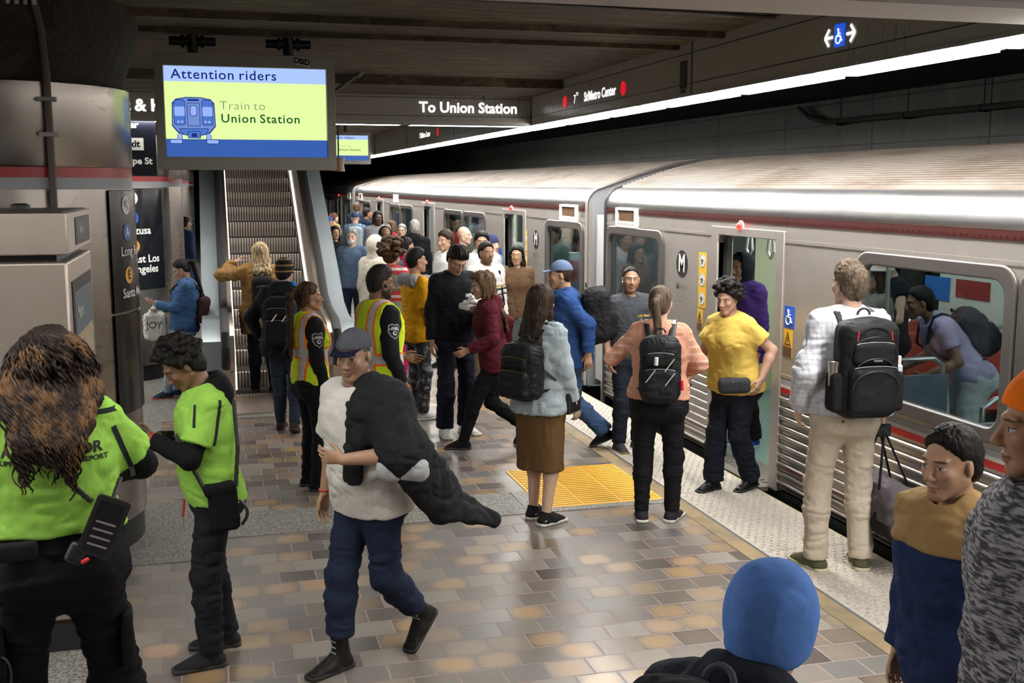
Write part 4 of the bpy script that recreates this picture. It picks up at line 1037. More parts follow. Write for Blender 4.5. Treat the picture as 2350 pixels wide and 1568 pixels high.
class Person:
    """Built facing +y with the right hand at +x, nominal height 1.75 m, then scaled to height H."""
    def __init__(s, label, x, y, rz, H=1.72, sex='m', fat=1., vox=.007, lean=0., twist=0., side=0., head=(0, 0, 0), feet=None, L=None, R=None, z=0., pel=None, neck=0., belly=0., seated=None, sh=1.):
        s.e = thing('person', label, 'person', (x, y, z), radians(rz)); s.S = H / 1.75; s.sex = sex; s.vox = vox; s.fat = fat; s.loc = (x, y, z); s.rz = radians(rz)
        f = sex == 'f'; lean, twist, side = radians(lean), radians(twist), radians(side)
        feet = feet or ((-.10, 0, 0, 8, 0), (.10, 0, 0, -8, 0))      # x, y, lift, toe yaw, pitch (heel up +)
        s.feet = [tuple(q) + (0,) * (5 - len(q)) for q in feet]
        hx = .088 * (1.05 if f else 1); l1, l2 = .415, .405; px, py = pel or ((s.feet[0][0] + s.feet[1][0]) / 2, (s.feet[0][1] + s.feet[1][1]) / 2)
        zp = .93
        for i, q in enumerate(s.feet):
            dh = (q[0] - (px + (hx if i else -hx))) ** 2 + (q[1] - py) ** 2; zp = min(zp, .085 + q[2] + sqrt(max(.8165 ** 2 - dh, .04)) + .03)
        if seated: zp = seated
        s.P = V3(px, py, zp); s.Rt = rotm('z', twist) @ rotm('y', side) @ rotm('x', -lean)
        s.T = lambda x, y, z: s.P + s.Rt @ V3(x, y, z)
        s.hip = [s.P + rotm('z', twist * .4) @ V3(k * hx, 0, -.03) for k in (-1, 1)]
        s.ank = [V3(q[0], q[1], .085 + q[2]) for q in s.feet]; s.knee = []
        for i in (0, 1):
            ya = radians(s.feet[i][3]); k, a = ik(s.hip[i], s.ank[i], l1, l2, (-sin(ya), cos(ya), .25)); s.knee.append(k); s.ank[i] = a
        yaw, pit, rol = [radians(q) for q in head]
        s.NB = s.T(0, -.005, .55); Rn = rotm('z', twist) @ rotm('y', side * .6) @ rotm('x', -(lean * .7 + pit * .45 + radians(neck)))
        s.HC = s.NB + Rn @ V3(0, .018, .145); s.Rh = rotm('z', twist + yaw) @ rotm('x', -pit) @ rotm('y', rol)
        s.hp = lambda x, y, z: s.HC + s.Rh @ V3(x, y, z)
        sw = (.146 if f else .168) * sh * (1 + (fat - 1) * .4); s.sw = sw
        s.shl = [s.T(k * sw, -.01, .478) for k in (-1, 1)]
        s.elb, s.wri, s.hand = [], [], []
        for i, (sg, A) in enumerate(((-1, L), (1, R))):
            A = A or {}
            w = A.get('w', (px + sg * (sw + .05 + .04 * (fat - 1)), py + .03, zp - .06)); h = A.get('h', (sg * .35, -1, -.1))
            e, w = ik(s.shl[i], np.asarray(w, float), .285, .25, h); s.elb.append(e); s.wri.append(w)
            fd = unit(np.asarray(A.get('f', w - e), float)); n = np.asarray(A.get('n', (-sg, .15, 0)), float); n = unit(n - fd * (n @ fd)); t = np.cross(fd, n) * sg
            s.hand.append((fd, n, t, A.get('curl', .35), A.get('thumb', .4)))
        g = fat; F = 1 if f else 0
        s.tor = [(-.045, (.168 + .012 * F) * g, (.112 + .006 * F) * g, -.004), (.06, (.158 + .008 * F) * g, (.106 + .004 * F) * g, .002), (.155, (.142 - .014 * F) * g, (.100 - .006 * F) * g, .006), (.30, (.156 - .014 * F) * g, (.112 - .008 * F) * g, .006), (.41, (.162 - .016 * F) * g, (.112 - .008 * F) * g, .0), (.485, (.128 - .014 * F) * (.5 + .5 * g), (.072) * (.4 + .6 * g), -.012)]
        s.belly = belly; s.lg = .5 + .5 * g
    # ---- shared torso volume
    def torso(s, d, t, lo=None, k=.05, ts=None):
        tor = s.tor
        for (z0, a0, b0, y0), (z1, a1, b1, y1) in zip(tor[:-1], tor[1:]):
            if lo is not None and z1 < lo: continue
            t0 = t1 = t
            d.ecap(s.T(0, y0, z0), s.T(0, y1, z1), (a0 + t, b0 + t), (a1 + t, b1 + t), s.Rt[:, 0], k, e=2.0 if t < .01 else 2.3)
        if s.sex == 'f':
            for x in (-.07, .07): d.ell(s.T(x * s.fat, .075 * s.fat, .345), V3(.066, .058, .062) * s.fat + t, s.Rt, .04)
        if s.belly: d.ell(s.T(0, .05, .10), V3(.13, .06 + s.belly, .12) + t, s.Rt, .06)
        for i in (0, 1):
            d.cone(s.T(0, -.015, .508), s.shl[i], .048 + t, .044 + t * .8, .04); d.ell(s.shl[i], (.050 * s.lg + t * .8,) * 3, None, .04)
    def mesh(s, d, name, mat, parent=None, vox=None, smooth=2, wr=0., wsc=(7, 7, 9), seed=0, hd=False, mi=None, fn=None):
        v, q = d.nets(vox or s.vox * 1.25, smooth)
        if wr:
            n = normals(v, q); w = np.asarray(wsc); u = v + .05 * np.stack([vnoise(v, w * .8, seed + 7 + j) for j in range(3)], 1); h = vnoise(v, w, seed) * .5 + (.6 - 2 * np.abs(vnoise(u, w * (1.6, 1.6, 2.4), seed + 3))) * .55 + (.5 - np.abs(vnoise(u, w * (4, 4, 3), seed + 5))) * .3
            v = v + n * (h * wr)[:, None]
        if fn: v = fn(v, q)
        at = {'hd': (v - s.HC) @ s.Rh} if hd else None
        o = fast_mesh(name, v * s.S, q, mat, parent or s.e, attrs=at); return o
    # ---- bare body
    def body(s, mat, legs=True, sock=None):
        d = SDF(); g = s.lg; hp = s.hp; Rh = s.Rh; fine = s.vox <= .0075
        s.torso(d, -.012); f = s.sex == 'f'
        nr = (.047 if f else .055) * (.6 + .4 * s.fat)
        d.cone(s.T(0, -.015, .50), s.hp(0, -.022, -.05), nr * 1.12, nr, .03)
        w = .94 if f else 1.
        d.ell(hp(0, -.015, .03), (.074, .094, .093), Rh, .02)
        d.ell(hp(0, .033, -.03), (.060 * w, .058, .074), Rh, .02)
        d.ell(hp(0, .068, -.096), (.026 * w, .021, .019), Rh, .02)
        for k in (-1, 1):
            d.cone(hp(k * .054 * w, -.002, -.05), hp(k * .016, .066, -.098), .022, .016, .02)
            d.ell(hp(k * .038, .062, -.02), (.022, .022, .02), Rh, .016)
            d.cone(hp(k * .006, .084, .028), hp(k * .044, .070, .028), .0105, .0095, .012)
            d.ell(hp(k * .031, .103, .004), (.018, .014, .013), Rh, .010, 'sub')
            d.ell(hp(k * .031, .075, .004), (.0135, .0125, .0125), Rh, .004)
            M = Rh @ rotm('z', k * -.35) @ rotm('x', -.15)
            d.ell(hp(k * .0765, -.008, -.006), (.0085, .019, .031), M, .006)
        d.cone(hp(0, .086, .016), hp(0, .110, -.026), .0085, .0115, .010); d.ell(hp(0, .108, -.030), (.0125, .013, .011), Rh, .006)
        for k in (-1, 1): d.ell(hp(k * .0125, .098, -.034), (.0085, .011, .0085), Rh, .006)
        d.ell(hp(0, .089, -.0605), (.022, .0105, .0062), Rh, .005); d.ell(hp(0, .088, -.0735), (.019, .0105, .0068), Rh, .005)
        for i in (0, 1):
            sg = -1 if i == 0 else 1; S, E, W = s.shl[i], s.elb[i], s.wri[i]
            d.cone(S, E, .047 * g, .037 * g, .025); m = E + (W - E) * .3; d.cone(E, m, .037 * g, .039 * g, .02); d.cone(m, W, .039 * g, .0245 + .003 * g, .02)
            s._hand(d, i, fine)
            if legs:
                H, K, A = s.hip[i], s.knee[i], s.ank[i]
                d.cone(H, K, .082 * g, .052 * g, .04); c = K + (A - K) * .3; d.cone(K, c, .05 * g, .053 * g, .03); d.cone(c, A, .053 * g, .034, .03)
                F = s.foot(i); d.cone(A + F @ V3(0, 0, -.01), A + F @ V3(0, .12, -.062), .030, .018, .02)
        return s.mesh(d, 'body', mat, vox=s.vox, smooth=1, hd=True)
    def _hand(s, d, i, fine):
        f, n, t, curl, th = s.hand[i]; W = s.wri[i]; p1 = W + f * .088
        d.ecap(W + f * .012, W + f * .078, (.026, .0155), (.040, .0135), t, .012)
        ang = curl * 1.5
        for j, (o, ln) in enumerate(((.030, .066), (.010, .075), (-.010, .070), (-.029, .054))):
            p = W + f * (.086 - abs(o) * .12) + t * o; dirv = f + t * o * .9; seg = ln / 2.4; a = 0.; r = .0088
            for q in range(3):
                a += ang * (.6 if q == 0 else .75) * (1 + .12 * (j - 1)); dv = unit(dirv) * cos(a) + n * sin(a); e = p + dv * seg * (1.05 - .13 * q)
                d.cone(p, e, r, r - .0007, .003 if fine else .005); p = e; r -= .0007
        p = W + f * .022 + t * .024 + n * .006; a = unit(f * .75 + t * (.75 - th * .5) + n * (.25 + th * .5)); q = p + a * .042; d.cone(p, q, .0125, .0105, .008)
        b = unit(f * .95 + t * (.25 - th * .4) + n * (.2 + th * .5)); d.cone(q, q + b * .032, .0102, .0085, .004)
    def foot(s, i):
        q = s.feet[i]; return rotm('z', radians(q[3])) @ rotm('x', -radians(q[4]))
    # ---- clothes
    def top(s, name, mat, t=.012, hem=-.07, sleeve=2., loose=.014, wr=.007, flare=.0, collar=0., hood=False, seed=1, cuff=.0, parent=None, neck=.07, open_front=False, vox=None):
        d = SDF(); s.torso(d, t, k=.06)
        z0, a0, b0, y0 = s.tor[0]
        if hem < -.06: d.ecap(s.T(0, y0, z0), s.T(0, y0 - .01, hem - .03), (a0 + t, b0 + t), (a0 + t + flare, b0 + t + flare), s.Rt[:, 0], .04, e=2.3)
        if hem < .0:
            for k in (-1, 1): d.ell(s.T(k * .075 * s.fat, -.05 * s.fat, -.05), V3(.088, .080, .09) * s.fat + t + .006, s.Rt, .05)
        d.half(s.T(0, 0, hem), -s.Rt[:, 2], .012)
        if neck: d.ell(s.T(0, .03, .60), (neck, neck * .95, .075), s.Rt, .012, 'sub')
        if collar: d.cone(s.T(0, -.012, .50), s.T(0, -.002, .50 + collar), .070, .066, .015, flat1=True)
        for i in (0, 1):
            S, E, W = s.shl[i], s.elb[i], s.wri[i]; g = s.lg; u = min(sleeve, 1.); 
            if sleeve <= 0: continue
            en = S + (E - S) * u
            d.cone(S, en, .046 * g + t, .044 * g + loose * (1.6 if sleeve < 1 else 1.), .035, flat1=sleeve < 1)
            if sleeve > 1:
                v = sleeve - 1; en = E + (W - E) * v; d.cone(E, en, .042 * g + loose, .030 + loose + cuff, .02, flat1=True)
        if hood: 
            d.ecap(s.T(-.07, -.075, .55), s.T(.07, -.075, .55), (.05, .06), (.05, .06), s.Rt[:, 1], .03); d.ell(s.T(0, -.105, .50), (.11, .05, .09), s.Rt, .04)
            for k in (-1, 1): d.cone(s.T(k * .075, -.06, .55), s.T(k * .055, .07, .50), .034, .024, .02)
        o = s.mesh(d, name, mat, parent, wr=wr, seed=seed, vox=vox); s.topd = d; return o
    def trousers(s, name, mat, t=.012, waist=.09, wide=.0, length=.03, wr=.008, seed=2, loose=0.):
        d = SDF(); z0, a0, b0, y0 = s.tor[0]; z1, a1, b1, y1 = s.tor[1]; g = s.lg
        d.ecap(s.T(0, y0, -.06), s.T(0, y1, waist + .03), (a0 + t, b0 + t), (a1 + t, b1 + t), s.Rt[:, 0], .04, flat1=True)
        for k in (-1, 1): d.ell(s.T(k * .075 * s.fat, -.05 * s.fat, -.055), V3(.088, .080, .09) * s.fat + t * .6, s.Rt, .04)
        for i in (0, 1):
            H, K, A = s.hip[i], s.knee[i], s.ank[i]; A2 = K + (A - K) * (1 + (.085 - length - .045) / .405)
            d.cone(H, K, .084 * g + t, .058 * g + t + loose, .035); c = K + (A - K) * .35
            d.cone(K, c, .058 * g + t + loose, .054 * g + t + loose + wide * .4, .03); d.cone(c, A2, .054 * g + t + loose + wide * .4, .046 + t * .8 + wide, .03, flat1=True)
        return s.mesh(d, name, mat, wr=wr, wsc=(6, 6, 11), seed=seed)
    def skirt(s, name, mat, hem=.42, flare=.03, wr=.007, front=0.):
        d = SDF(); z0, a0, b0, y0 = s.tor[0]
        b = (s.ank[0] + s.ank[1]) / 2; b[2] = hem; top = s.P + V3(0, 0, .10)
        d.ecap(top, s.P + V3(0, 0, -.10), (a0 - .01, b0), (a0 + .012, b0 + .015), (1, 0, 0), .03, flat0=True)
        d.ecap(s.P + V3(0, 0, -.08), V3((s.P[0] + b[0]) / 2, (s.P[1] + b[1]) / 2, hem), (a0 + .012, b0 + .018), (a0 + flare, b0 + flare), (1, 0, 0), .04, flat1=True, e=2.3)
        return s.mesh(d, name, mat, wr=wr, wsc=(12, 12, 3), seed=4)
    def shoes(s, mat, sole, name='shoe', big=1., high=.0):
        out = []
        for i in (0, 1):
            A = s.ank[i]; F = s.foot(i); c = lambda x, y, z: A + F @ V3(x * big, y * big, z)
            d = SDF()
            d.ecap(c(0, -.035, -.055), c(0, .06, -.06), (.040, .032), (.043, .030), F[:, 0], .02); d.ecap(c(0, .05, -.058), c(.0, .155, -.066), (.043, .032), (.040, .022), F[:, 0], .03)
            d.cone(c(0, -.02, -.05), c(0, .005, .0 + high), .042, .046, .03, flat1=True); d.cone(c(0, .01, -.01), c(0, .11, -.055), .036, .028, .03)
            d.half(c(0, 0, -.072), -F[:, 2], .004)
            o = s.mesh(d, name, mat, vox=max(s.vox, .0055)); out.append(o)
            d = SDF(); d.ecap(c(0, -.035, -.072), c(0, .15, -.072), (.0455, .04), (.046, .04), F[:, 0], .004, e=3.0); d.half(c(0, 0, -.062), F[:, 2]); d.half(c(0, 0, -.0845), -F[:, 2])
            s.mesh(d, 'sole', sole, o, vox=max(s.vox * .8, .005), smooth=1)
        s.shoe = out; return out
    # ---- heads of hair, hats
    def _cap(s, d, t, plane=((0, .060, .062), (0, .78, -.62)), ear=True, k=.01, side=0.):
        d.ell(s.hp(0, -.015, .030), (.074 + t + side, .094 + t, .093 + t), s.Rh, .02); d.ell(s.hp(0, -.035, -.03), (.066 + t * .7, .062 + (t * .8 if t > .009 else -.006), .075 if t > .009 else .06), s.Rh, .03)
        d.half(s.hp(*plane[0]), s.Rh @ V3(*plane[1]), k)
        if ear:
            for q in (-1, 1): d.ell(s.hp(q * .085, .006, -.012), (.026, .031, .040), s.Rh, .012, 'sub')
            d.half(s.hp(0, 0, -.085), s.Rh @ V3(0, .3, -1), .01)
    def hair(s, mat, style='short', t=.012, wr=.004, length=.3, seed=3, top=0., back=0., vox=None, wsc=None):
        d = SDF(); hp = s.hp; R = s.Rh
        long = style in ('long', 'long_front')
        s._cap(d, t, ear=not long, k=.012 if long else .03)
        if top: d.ell(hp(0, .005, .085), (.066, .085, .05 + top), R, .02)
        if long:
            y0 = -.095
            d.ecap(hp(0, -.065, .03), hp(0, -.075, -.10), (.082, .045), (.092, .05), R[:, 0], .03)
            b0 = hp(0, -.075, -.08); b1 = s.T(0, -.125 * s.fat - .0, .545 - length * .5); b2 = s.T(0, -.125 * s.fat - .01, .545 - length)
            d.ecap(b0, b1, (.092, .046), (.105 + back, .034), R[:, 0], .03); d.ecap(b1, b2, (.105 + back, .034), (.085 + back, .018), R[:, 0], .03)
            for q in (-1, 1):
                d.cone(hp(q * .072, .015, .045), hp(q * .084, -.01, -.09), .022, .026, .02); d.cone(hp(q * .084, -.01, -.09), s.T(q * .10, -.03, .50 - length * .25), .026, .020, .02)
                if style == 'long_front': d.cone(hp(q * .082, .0, -.09), s.T(q * .085, .075, .50 - length * .7), .026, .016, .02)
        elif style == 'pony':
            d.ell(hp(0, -.118, .045), (.024, .022, .024), R, .012); b = hp(0, -.165, .01); d.cone(hp(0, -.12, .045), b, .020, .030, .015); e = s.T(0, -.165 * s.fat, .50 - length * .45)
            d.cone(b, e, .032, .028, .02); d.cone(e, s.T(.01, -.16 * s.fat, .52 - length), .028, .010, .02)
        elif style == 'bun': d.ell(hp(0, -.135, .06), (.042, .038, .042), R, .012)
        elif style == 'dreads':
            r = random.Random(5)
            for k in range(26):
                a = radians(-200 + 220 * k / 25); x, y = .078 * cos(a), -.01 + .088 * sin(a)
                d.cone(hp(x, y, .04), hp(x * 1.25, y * 1.22 - .005, -.075 - .03 * r.random()), .013, .010, .006)
        o = s.mesh(d, 'hair', mat, vox=vox or max(.0055, s.vox), wr=wr, wsc=wsc or (28, 28, 10), seed=seed); return o
    def curls(s, mat, n, box, r=.009, seed=1, base=.02):
        """loose blobs of curl over the scalp, as one mesh"""
        rnd = random.Random(seed); d = SDF(); s._cap(d, base)
        for k in range(n):
            a = rnd.uniform(0, 2 * pi); b = rnd.uniform(-.25, 1.45); x, y, z = cos(a) * cos(b), sin(a) * cos(b), sin(b)
            if y > .35 and z < .55: continue
            q = .8 + .4 * rnd.random(); d.ell(s.hp(x * .088 * q * box, -.015 + y * .106 * q * box, .035 + z * .106 * q * box), (r * 2.2, r * 2.2, r * 1.7), s.Rh, .008)
        return s.mesh(d, 'hair', mat, vox=max(.005, s.vox * .9), wr=.004, wsc=(40, 40, 40), seed=seed, smooth=1)
    def cap(s, mat, brim=None, z=.045, t=.013, name='cap', back=False, beanie=False, wr=.0):
        d = SDF(); s._cap(d, t, ((0, .0, z - (.02 if beanie else 0)), (0, .12 if not beanie else .28, -1)), False, .006)
        if beanie: d.ell(s.hp(0, -.03, .09), (.078, .088, .062), s.Rh, .03)
        o = s.mesh(d, name, mat, vox=max(.005, s.vox * .9), wr=wr)
        if brim:
            d = SDF(); sg = -1 if back else 1
            d.ecap(s.hp(0, sg * .055, z + .012), s.hp(0, sg * .15, z + .0), (.076, .006), (.058, .006), s.Rh[:, 0], .01, e=2.5); d.ell(s.hp(0, sg * .02 , z + .02), (.07, .08, .05), s.Rh, .004, 'sub')
            s.mesh(d, 'brim', brim, o, vox=.005, smooth=1)
        return o
    def hood(s, mat, name='hood', parent=None, t=.026):
        d = SDF(); hp = s.hp; R = s.Rh
        d.ell(hp(0, -.02, .025), (.078 + t, .102 + t, .10 + t), R, .03); d.ecap(hp(0, -.03, -.03), s.T(0, -.03, .53), (.085, .085), (.11, .08), R[:, 0], .04)
        d.ecap(hp(0, .02, .04), hp(0, .2, .0), (.066, .092), (.07, .10), R[:, 0], .02, 'sub')
        return s.mesh(d, name, mat, parent, wr=.006)
    def glasses(s, mat, r=.0013):
        b = MB()
        for k in (-1, 1):
            b.tube([s.hp(k * .033 + .0225 * cos(a), .103 - .10 * abs(.0225 * cos(a) * k), .0 + .0165 * sin(a)) * s.S for a in [2 * pi * q / 16 for q in range(16)]], r, 5, closed=True)
            b.tube([s.hp(k * .055, .098, .006) * s.S, s.hp(k * .079, .05, .008) * s.S, s.hp(k * .081, -.005, .006) * s.S], r, 5)
        b.tube([s.hp(-.011, .106, .004) * s.S, s.hp(.011, .106, .004) * s.S], r, 5)
        return b.build('glasses', mat, s.e)
    # ---- accessories attached by position, kept as things of their own
    def at(s, name, label, cat, group=None): 
        return thing(name, label, cat, s.loc, s.rz, group)
    def straps(s, mat, parent, w=.026, name='strap', t=.02):
        for k in (-1, 1):
            x = .095; g = s.fat
            pts = [s.T(k * x * .8, -.125 * g - t, .46), s.T(k * x, -.075, .538 + t * .6), s.T(k * x * 1.05, -.01, .552 + t), s.T(k * x * 1.1, .055 * g + t * .6, .517 + t * .5), s.T(k * x * 1.15, .105 * g + t + (.04 if s.sex == 'f' else 0), .42), s.T(k * x * 1.3, .10 * g + t, .27), s.T(k * .155 * g, .03, .14), s.T(k * .13, -.11 * g - t, .08)]
            d = SDF()
            for a, b in zip(pts[:-1], pts[1:]): d.ecap(a, b, (w, .0065), (w, .0065), s.Rt[:, 0] if abs((b - a) @ s.Rt[:, 0]) < .05 else s.Rt[:, 1], .006)
            s.mesh(d, name, mat, parent, vox=.0055)
    def print_on(s, target, txt, size, mat, center, face, bold=.001, sx=1., name='lettering', align='CENTER', up=None, spacing=1.):
        """lettering laid on a garment: dropped along -face onto its surface"""
        me = text_mesh(txt, size, bold, sx, align, spacing); return s.decal(target, me, mat, center, face, name, up)
    def decal(s, target, me, mat, center, face, name, up=None, off=.0025):
        n = len(target.data.vertices); co = np.empty(n * 3, np.float32); target.data.vertices.foreach_get('co', co)
        bv = BVHTree.FromPolygons([tuple(q) for q in co.reshape(-1, 3)], [tuple(p.vertices) for p in target.data.polygons])
        face = unit(np.asarray(face, float)); up = np.asarray(up if up is not None else (0, 0, 1.), float); up = unit(up - face * (up @ face)); rt = np.cross(up, face)
        bm = bmesh.new(); bm.from_mesh(me); bmesh.ops.triangulate(bm, faces=bm.faces[:])
        for _ in range(2):
            le = [e for e in bm.edges if e.calc_length() > .018]
            if not le: break
            bmesh.ops.subdivide_edges(bm, edges=le, cuts=1); bmesh.ops.triangulate(bm, faces=bm.faces[:])
        bm.to_mesh(me); bm.free(); c = np.asarray(center, float) * s.S
        for v in me.vertices:
            p = c + rt * v.co.x + up * v.co.y; o = Vector(p + face * .25); h = bv.ray_cast(o, Vector(-face))
            v.co = (h[0] + Vector(face) * off) if h[0] is not None else Vector(p)
        me.materials.clear(); me.materials.append(mat); o = bpy.data.objects.new(name, me); COL.objects.link(o); o.parent = target; return o

def flat_me(polys):
    b = MB()
    for p in polys: b.add([(x, y, 0) for x, y in p], [tuple(range(len(p)))])
    me = bpy.data.meshes.new('patch'); me.from_pydata(b.v, [], b.f); return me

def backpack(p, label, mat, strap=None, size=(.15, .085, .215), c=(0, .30), pocket=True, tilt=0., wr=.004, name='backpack', detail=None, zipm=None):
    """worn on the back of p"""
    t = p.at(name, label, 'bag'); w, dd, h = size; y = -.115 * p.fat - .012 - dd; strap = strap or mat
    M = p.Rt @ rotm('x', tilt); C = p.T(c[0], y, c[1]); at = lambda x, yy, z: C + M @ V3(x, yy, z)
    d = SDF(); d.rbox(C, (w, dd, h), M, min(w, dd, h) * .75, .01); d.ell(at(0, -.01, h * .62), (w * .92, dd * .95, h * .45), M, .03)
    o = p.mesh(d, 'main_compartment', mat, t, vox=.007, wr=wr, wsc=(14, 14, 14), seed=8)
    if pocket:
        d = SDF(); d.rbox(at(0, -dd * .95, -h * .38), (w * .80, dd * .5, h * .50), M, dd * .42, .01); po = p.mesh(d, 'front_pocket', mat, t, vox=.006, wr=wr, seed=9)
        d = SDF(); d.rbox(at(0, -dd * .9, h * .36), (w * .72, dd * .36, h * .24), M, dd * .3, .01); p.mesh(d, 'upper_pocket', mat, t, vox=.006, wr=wr, seed=11)
        b = MB(); z = zipm or M_GREY
        for zz, ww, yy in ((.13 * h, .76 * w, -dd * 1.45), (.60 * h, .68 * w, -dd * 1.26)): b.tube([at(ww * sin(a), yy + .012 * abs(sin(a)), zz - .02 * (1 - cos(a))) * p.S for a in [-1.2 + .3 * k for k in range(9)]], .0022, 5)
        b.build('zip', z, t)
    b = MB(); b.tube([at(.035 * cos(a), dd * .5, h + .02 + .035 * sin(a)) * p.S for a in [pi * k / 8 for k in range(9)]], .007, 6); b.build('grab_loop', strap, t)
    p.straps(strap, t); return t, at, M

def phone(p, i, label, lit=False, mat=None, off=.095):
    """in hand i, lying on the fingers"""
    f, n, t, cu, th = p.hand[i]; c = p.wri[i] + f * off + n * .028
    o = p.at('phone', label, 'phone'); M = Matrix([[*(t * p.S), 0], [*(f * p.S), 0], [*(n * p.S), 0], [0, 0, 0, 1]]).transposed(); M.translation = Vector(c * p.S)
    MB().prism(rrect(-.036, .036, -.074, .074, .010), -.004, .004, M).build('case', mat or M_BLACK, o)
    MB().prism(rrect(-.033, .033, -.070, .070, .008), .004, .0046, M).build('glass', emit('phone_screen', (.5, .55, .6), .8) if lit else flat('dark_phone_glass', (.02, .02, .025), .1), o)
    return o
SK = {}
def skn(tone, brow=(.02, .012, .01), beard=0., closed=0., lips=None, hl=None):
    k = (tone, brow, beard, closed, lips, hl)
    if k not in SK: SK[k] = skin('skin', tone, brow, beard, closed, lips, hairline=hl)
    return SK[k]
HB = hair_mat('black_hair', (.0065, .005, .0045)); HDB = hair_mat('dark_brown_hair', (.035, .020, .012)); HBR = hair_mat('brown_hair', (.11, .065, .035))
HGR = hair_mat('grey_hair', (.35, .34, .33)); HBL = hair_mat('blond_hair', (.46, .34, .19))
HBW = hair_mat('brown_wavy_hair', (.07, .045, .028), (.16, .085, .04))
T_LIGHT = (.60, .40, .30); T_MED = (.42, .25, .165); T_TAN = (.34, .19, .115); T_BROWN = (.20, .105, .062); T_DARK = (.095, .05, .032)
S_WHITE = flat('white_rubber', (.72, .70, .66), .55); S_BLACK = flat('black_rubber_sole', (.018, .018, .018), .6)
_cl = {}
def C_(color, **k):
    q = (color, tuple(sorted(k.items())))
    if q not in _cl: _cl[q] = cloth('cloth', color, **k).m
    return _cl[q]
BLK = (.007, .007, .0085)
# ================================================================ THE PEOPLE IN THE PHOTO
LIME = (.29, .56, .085)
def lime_shirt(p, seed=1, **k): return p.top('shirt', C_(LIME, color2=(.25, .49, .07)), t=k.pop('t', .020), sleeve=.72, loose=.022, wr=.010, seed=seed, **k)
M_NAVYTAPE = C_((.02, .025, .03)); M_INK = flat('black_print', (.012, .013, .012), .8)
def rect(x0, x1, y0, y1): return [(x0, y0), (x1, y0), (x1, y1), (x0, y1)]

# ---- ambassador with long curls, seen from behind at the ticket machine
p = Person('person in lime AMBASSADOR shirt and black cargo trousers, long dark curls, seen from behind', -.60, 4.28, 6, 1.82, 'f', 1.24, vox=.006, lean=5, neck=18, head=(20, 26, 4),
           feet=((-.20, .02, 0, 14), (.20, .0, 0, -16)), R=dict(w=(.20, .38, 1.10), h=(1, -.6, -.3)), L=dict(w=(-.32, .02, .90), h=(-.5, -1, 0)), belly=.02)
p.body(skn(T_BROWN)); p.top('undershirt', C_(BLK), t=.006, sleeve=1.95, loose=.008, wr=.004)
sh = lime_shirt(p, hem=.085, flare=.01); p.trousers('cargo_trousers', C_((.006, .006, .0075)), waist=.05, t=.020, wide=.05, wr=.014, length=.0); p.shoes(C_(BLK), S_BLACK)
p.print_on(sh, 'METRO', .052, M_INK, p.T(.0, -.16, .44), (0, -1, 0), .0022, 1.05); p.print_on(sh, 'AMBASSADOR', .054, M_INK, p.T(.0, -.16, .39), (0, -1, 0), .0018, .98)
p.print_on(sh, 'SUPPORT • CONNECT • REPORT', .026, M_INK, p.T(.0, -.16, .352), (0, -1, 0), .0008, 1.0)
p.decal(sh, flat_me([rect(-.23 + .02 * k, -.23 + .02 * (k + 1), -.009, .009) for k in range(23)]), M_NAVYTAPE, p.T(0, -.16, .505), (0, -1, 0), 'tape')
for sg in (-1, 1): p.decal(sh, flat_me([rect(-.009, .009, -.1 + .02 * k, -.08 + .02 * k) for k in range(10)]), M_NAVYTAPE, p.T(sg * .235, -.1, .36), (0, -1, 0), 'sleeve_tape', up=(sg * -.32, 0, 1))
for sg in (-1, 1):
    d = SDF(); d.rbox(p.hip[0 if sg < 0 else 1] + V3(sg * .125, -.02, -.30), (.022, .085, .10), None, .02); p.mesh(d, 'cargo_pocket', C_((.010, .010, .012)), wr=.004)
d = SDF(); d.rbox(p.T(-.13, -.17, .055), (.07, .02, .035), p.Rt, .015); p.mesh(d, 'pocket_flap', C_((.012, .012, .014)))
hair = p.hair(hair_mat('dark_under_hair', (.016, .010, .007)), 'short', .030, .008, vox=.006)
def curl_strands(p, n, mat, seed=4):
    r = random.Random(seed); b = MB()
    for k in range(n):
        a = r.uniform(-pi - .35, .35); el = r.uniform(-.1, 1.35); x, y, z = cos(a) * cos(el), sin(a) * cos(el), sin(el)
        s0 = p.hp(x * .092, -.015 + y * .11, .04 + z * .105); L = r.uniform(.28, .50); out = p.Rh @ V3(x, y - .25, 0); out[2] = 0; out = unit(out)
        ph = r.uniform(0, 6.28); tw = r.uniform(60, 90); R_ = r.uniform(.006, .013); pts = []; cur = s0.copy(); m = int(L / .012)
        for q in range(m):
            t = q / m; dirv = out * max(.0, .75 - 2.4 * t) + V3(0, 0, -1) * min(1, .25 + 2.6 * t) + V3(r.uniform(-.12, .12), r.uniform(-.12, .06), 0); cur = cur + unit(dirv) * .012
            zz = cur[2]; sx = p.P[0]
            if zz < p.shl[0][2] + .16:       # lie on the shoulders and back
                w = abs(cur[0] - sx); lim = -.172 * p.fat + .15 * max(0, (zz - p.shl[0][2] + .04) / .20); y1 = p.T(0, 0, .45)[1] + lim
                if w < .22 and cur[1] > y1: cur[1] += (y1 - cur[1]) * .5
            if t > .35: cur[0] += (sx - .035 - cur[0]) * .030
            ang = ph + tw * q * .012; pts.append((cur + V3(cos(ang) * R_, sin(ang) * R_, 0)) * p.S)
        b.tube(pts, .005, 4, radii=[(.0050 if .05 < q / m < .8 else .003) for q in range(m)])
    return b.build('curls', mat, p.e, smooth=80)
curl_strands(p, 620, hair_mat('curl_strand_hair', (.022, .013, .009), (.15, .078, .034), streak=8))
t = p.at('phone_pouch', 'black strapped phone pouch hanging on the hip of the curly haired ambassador', 'pouch')
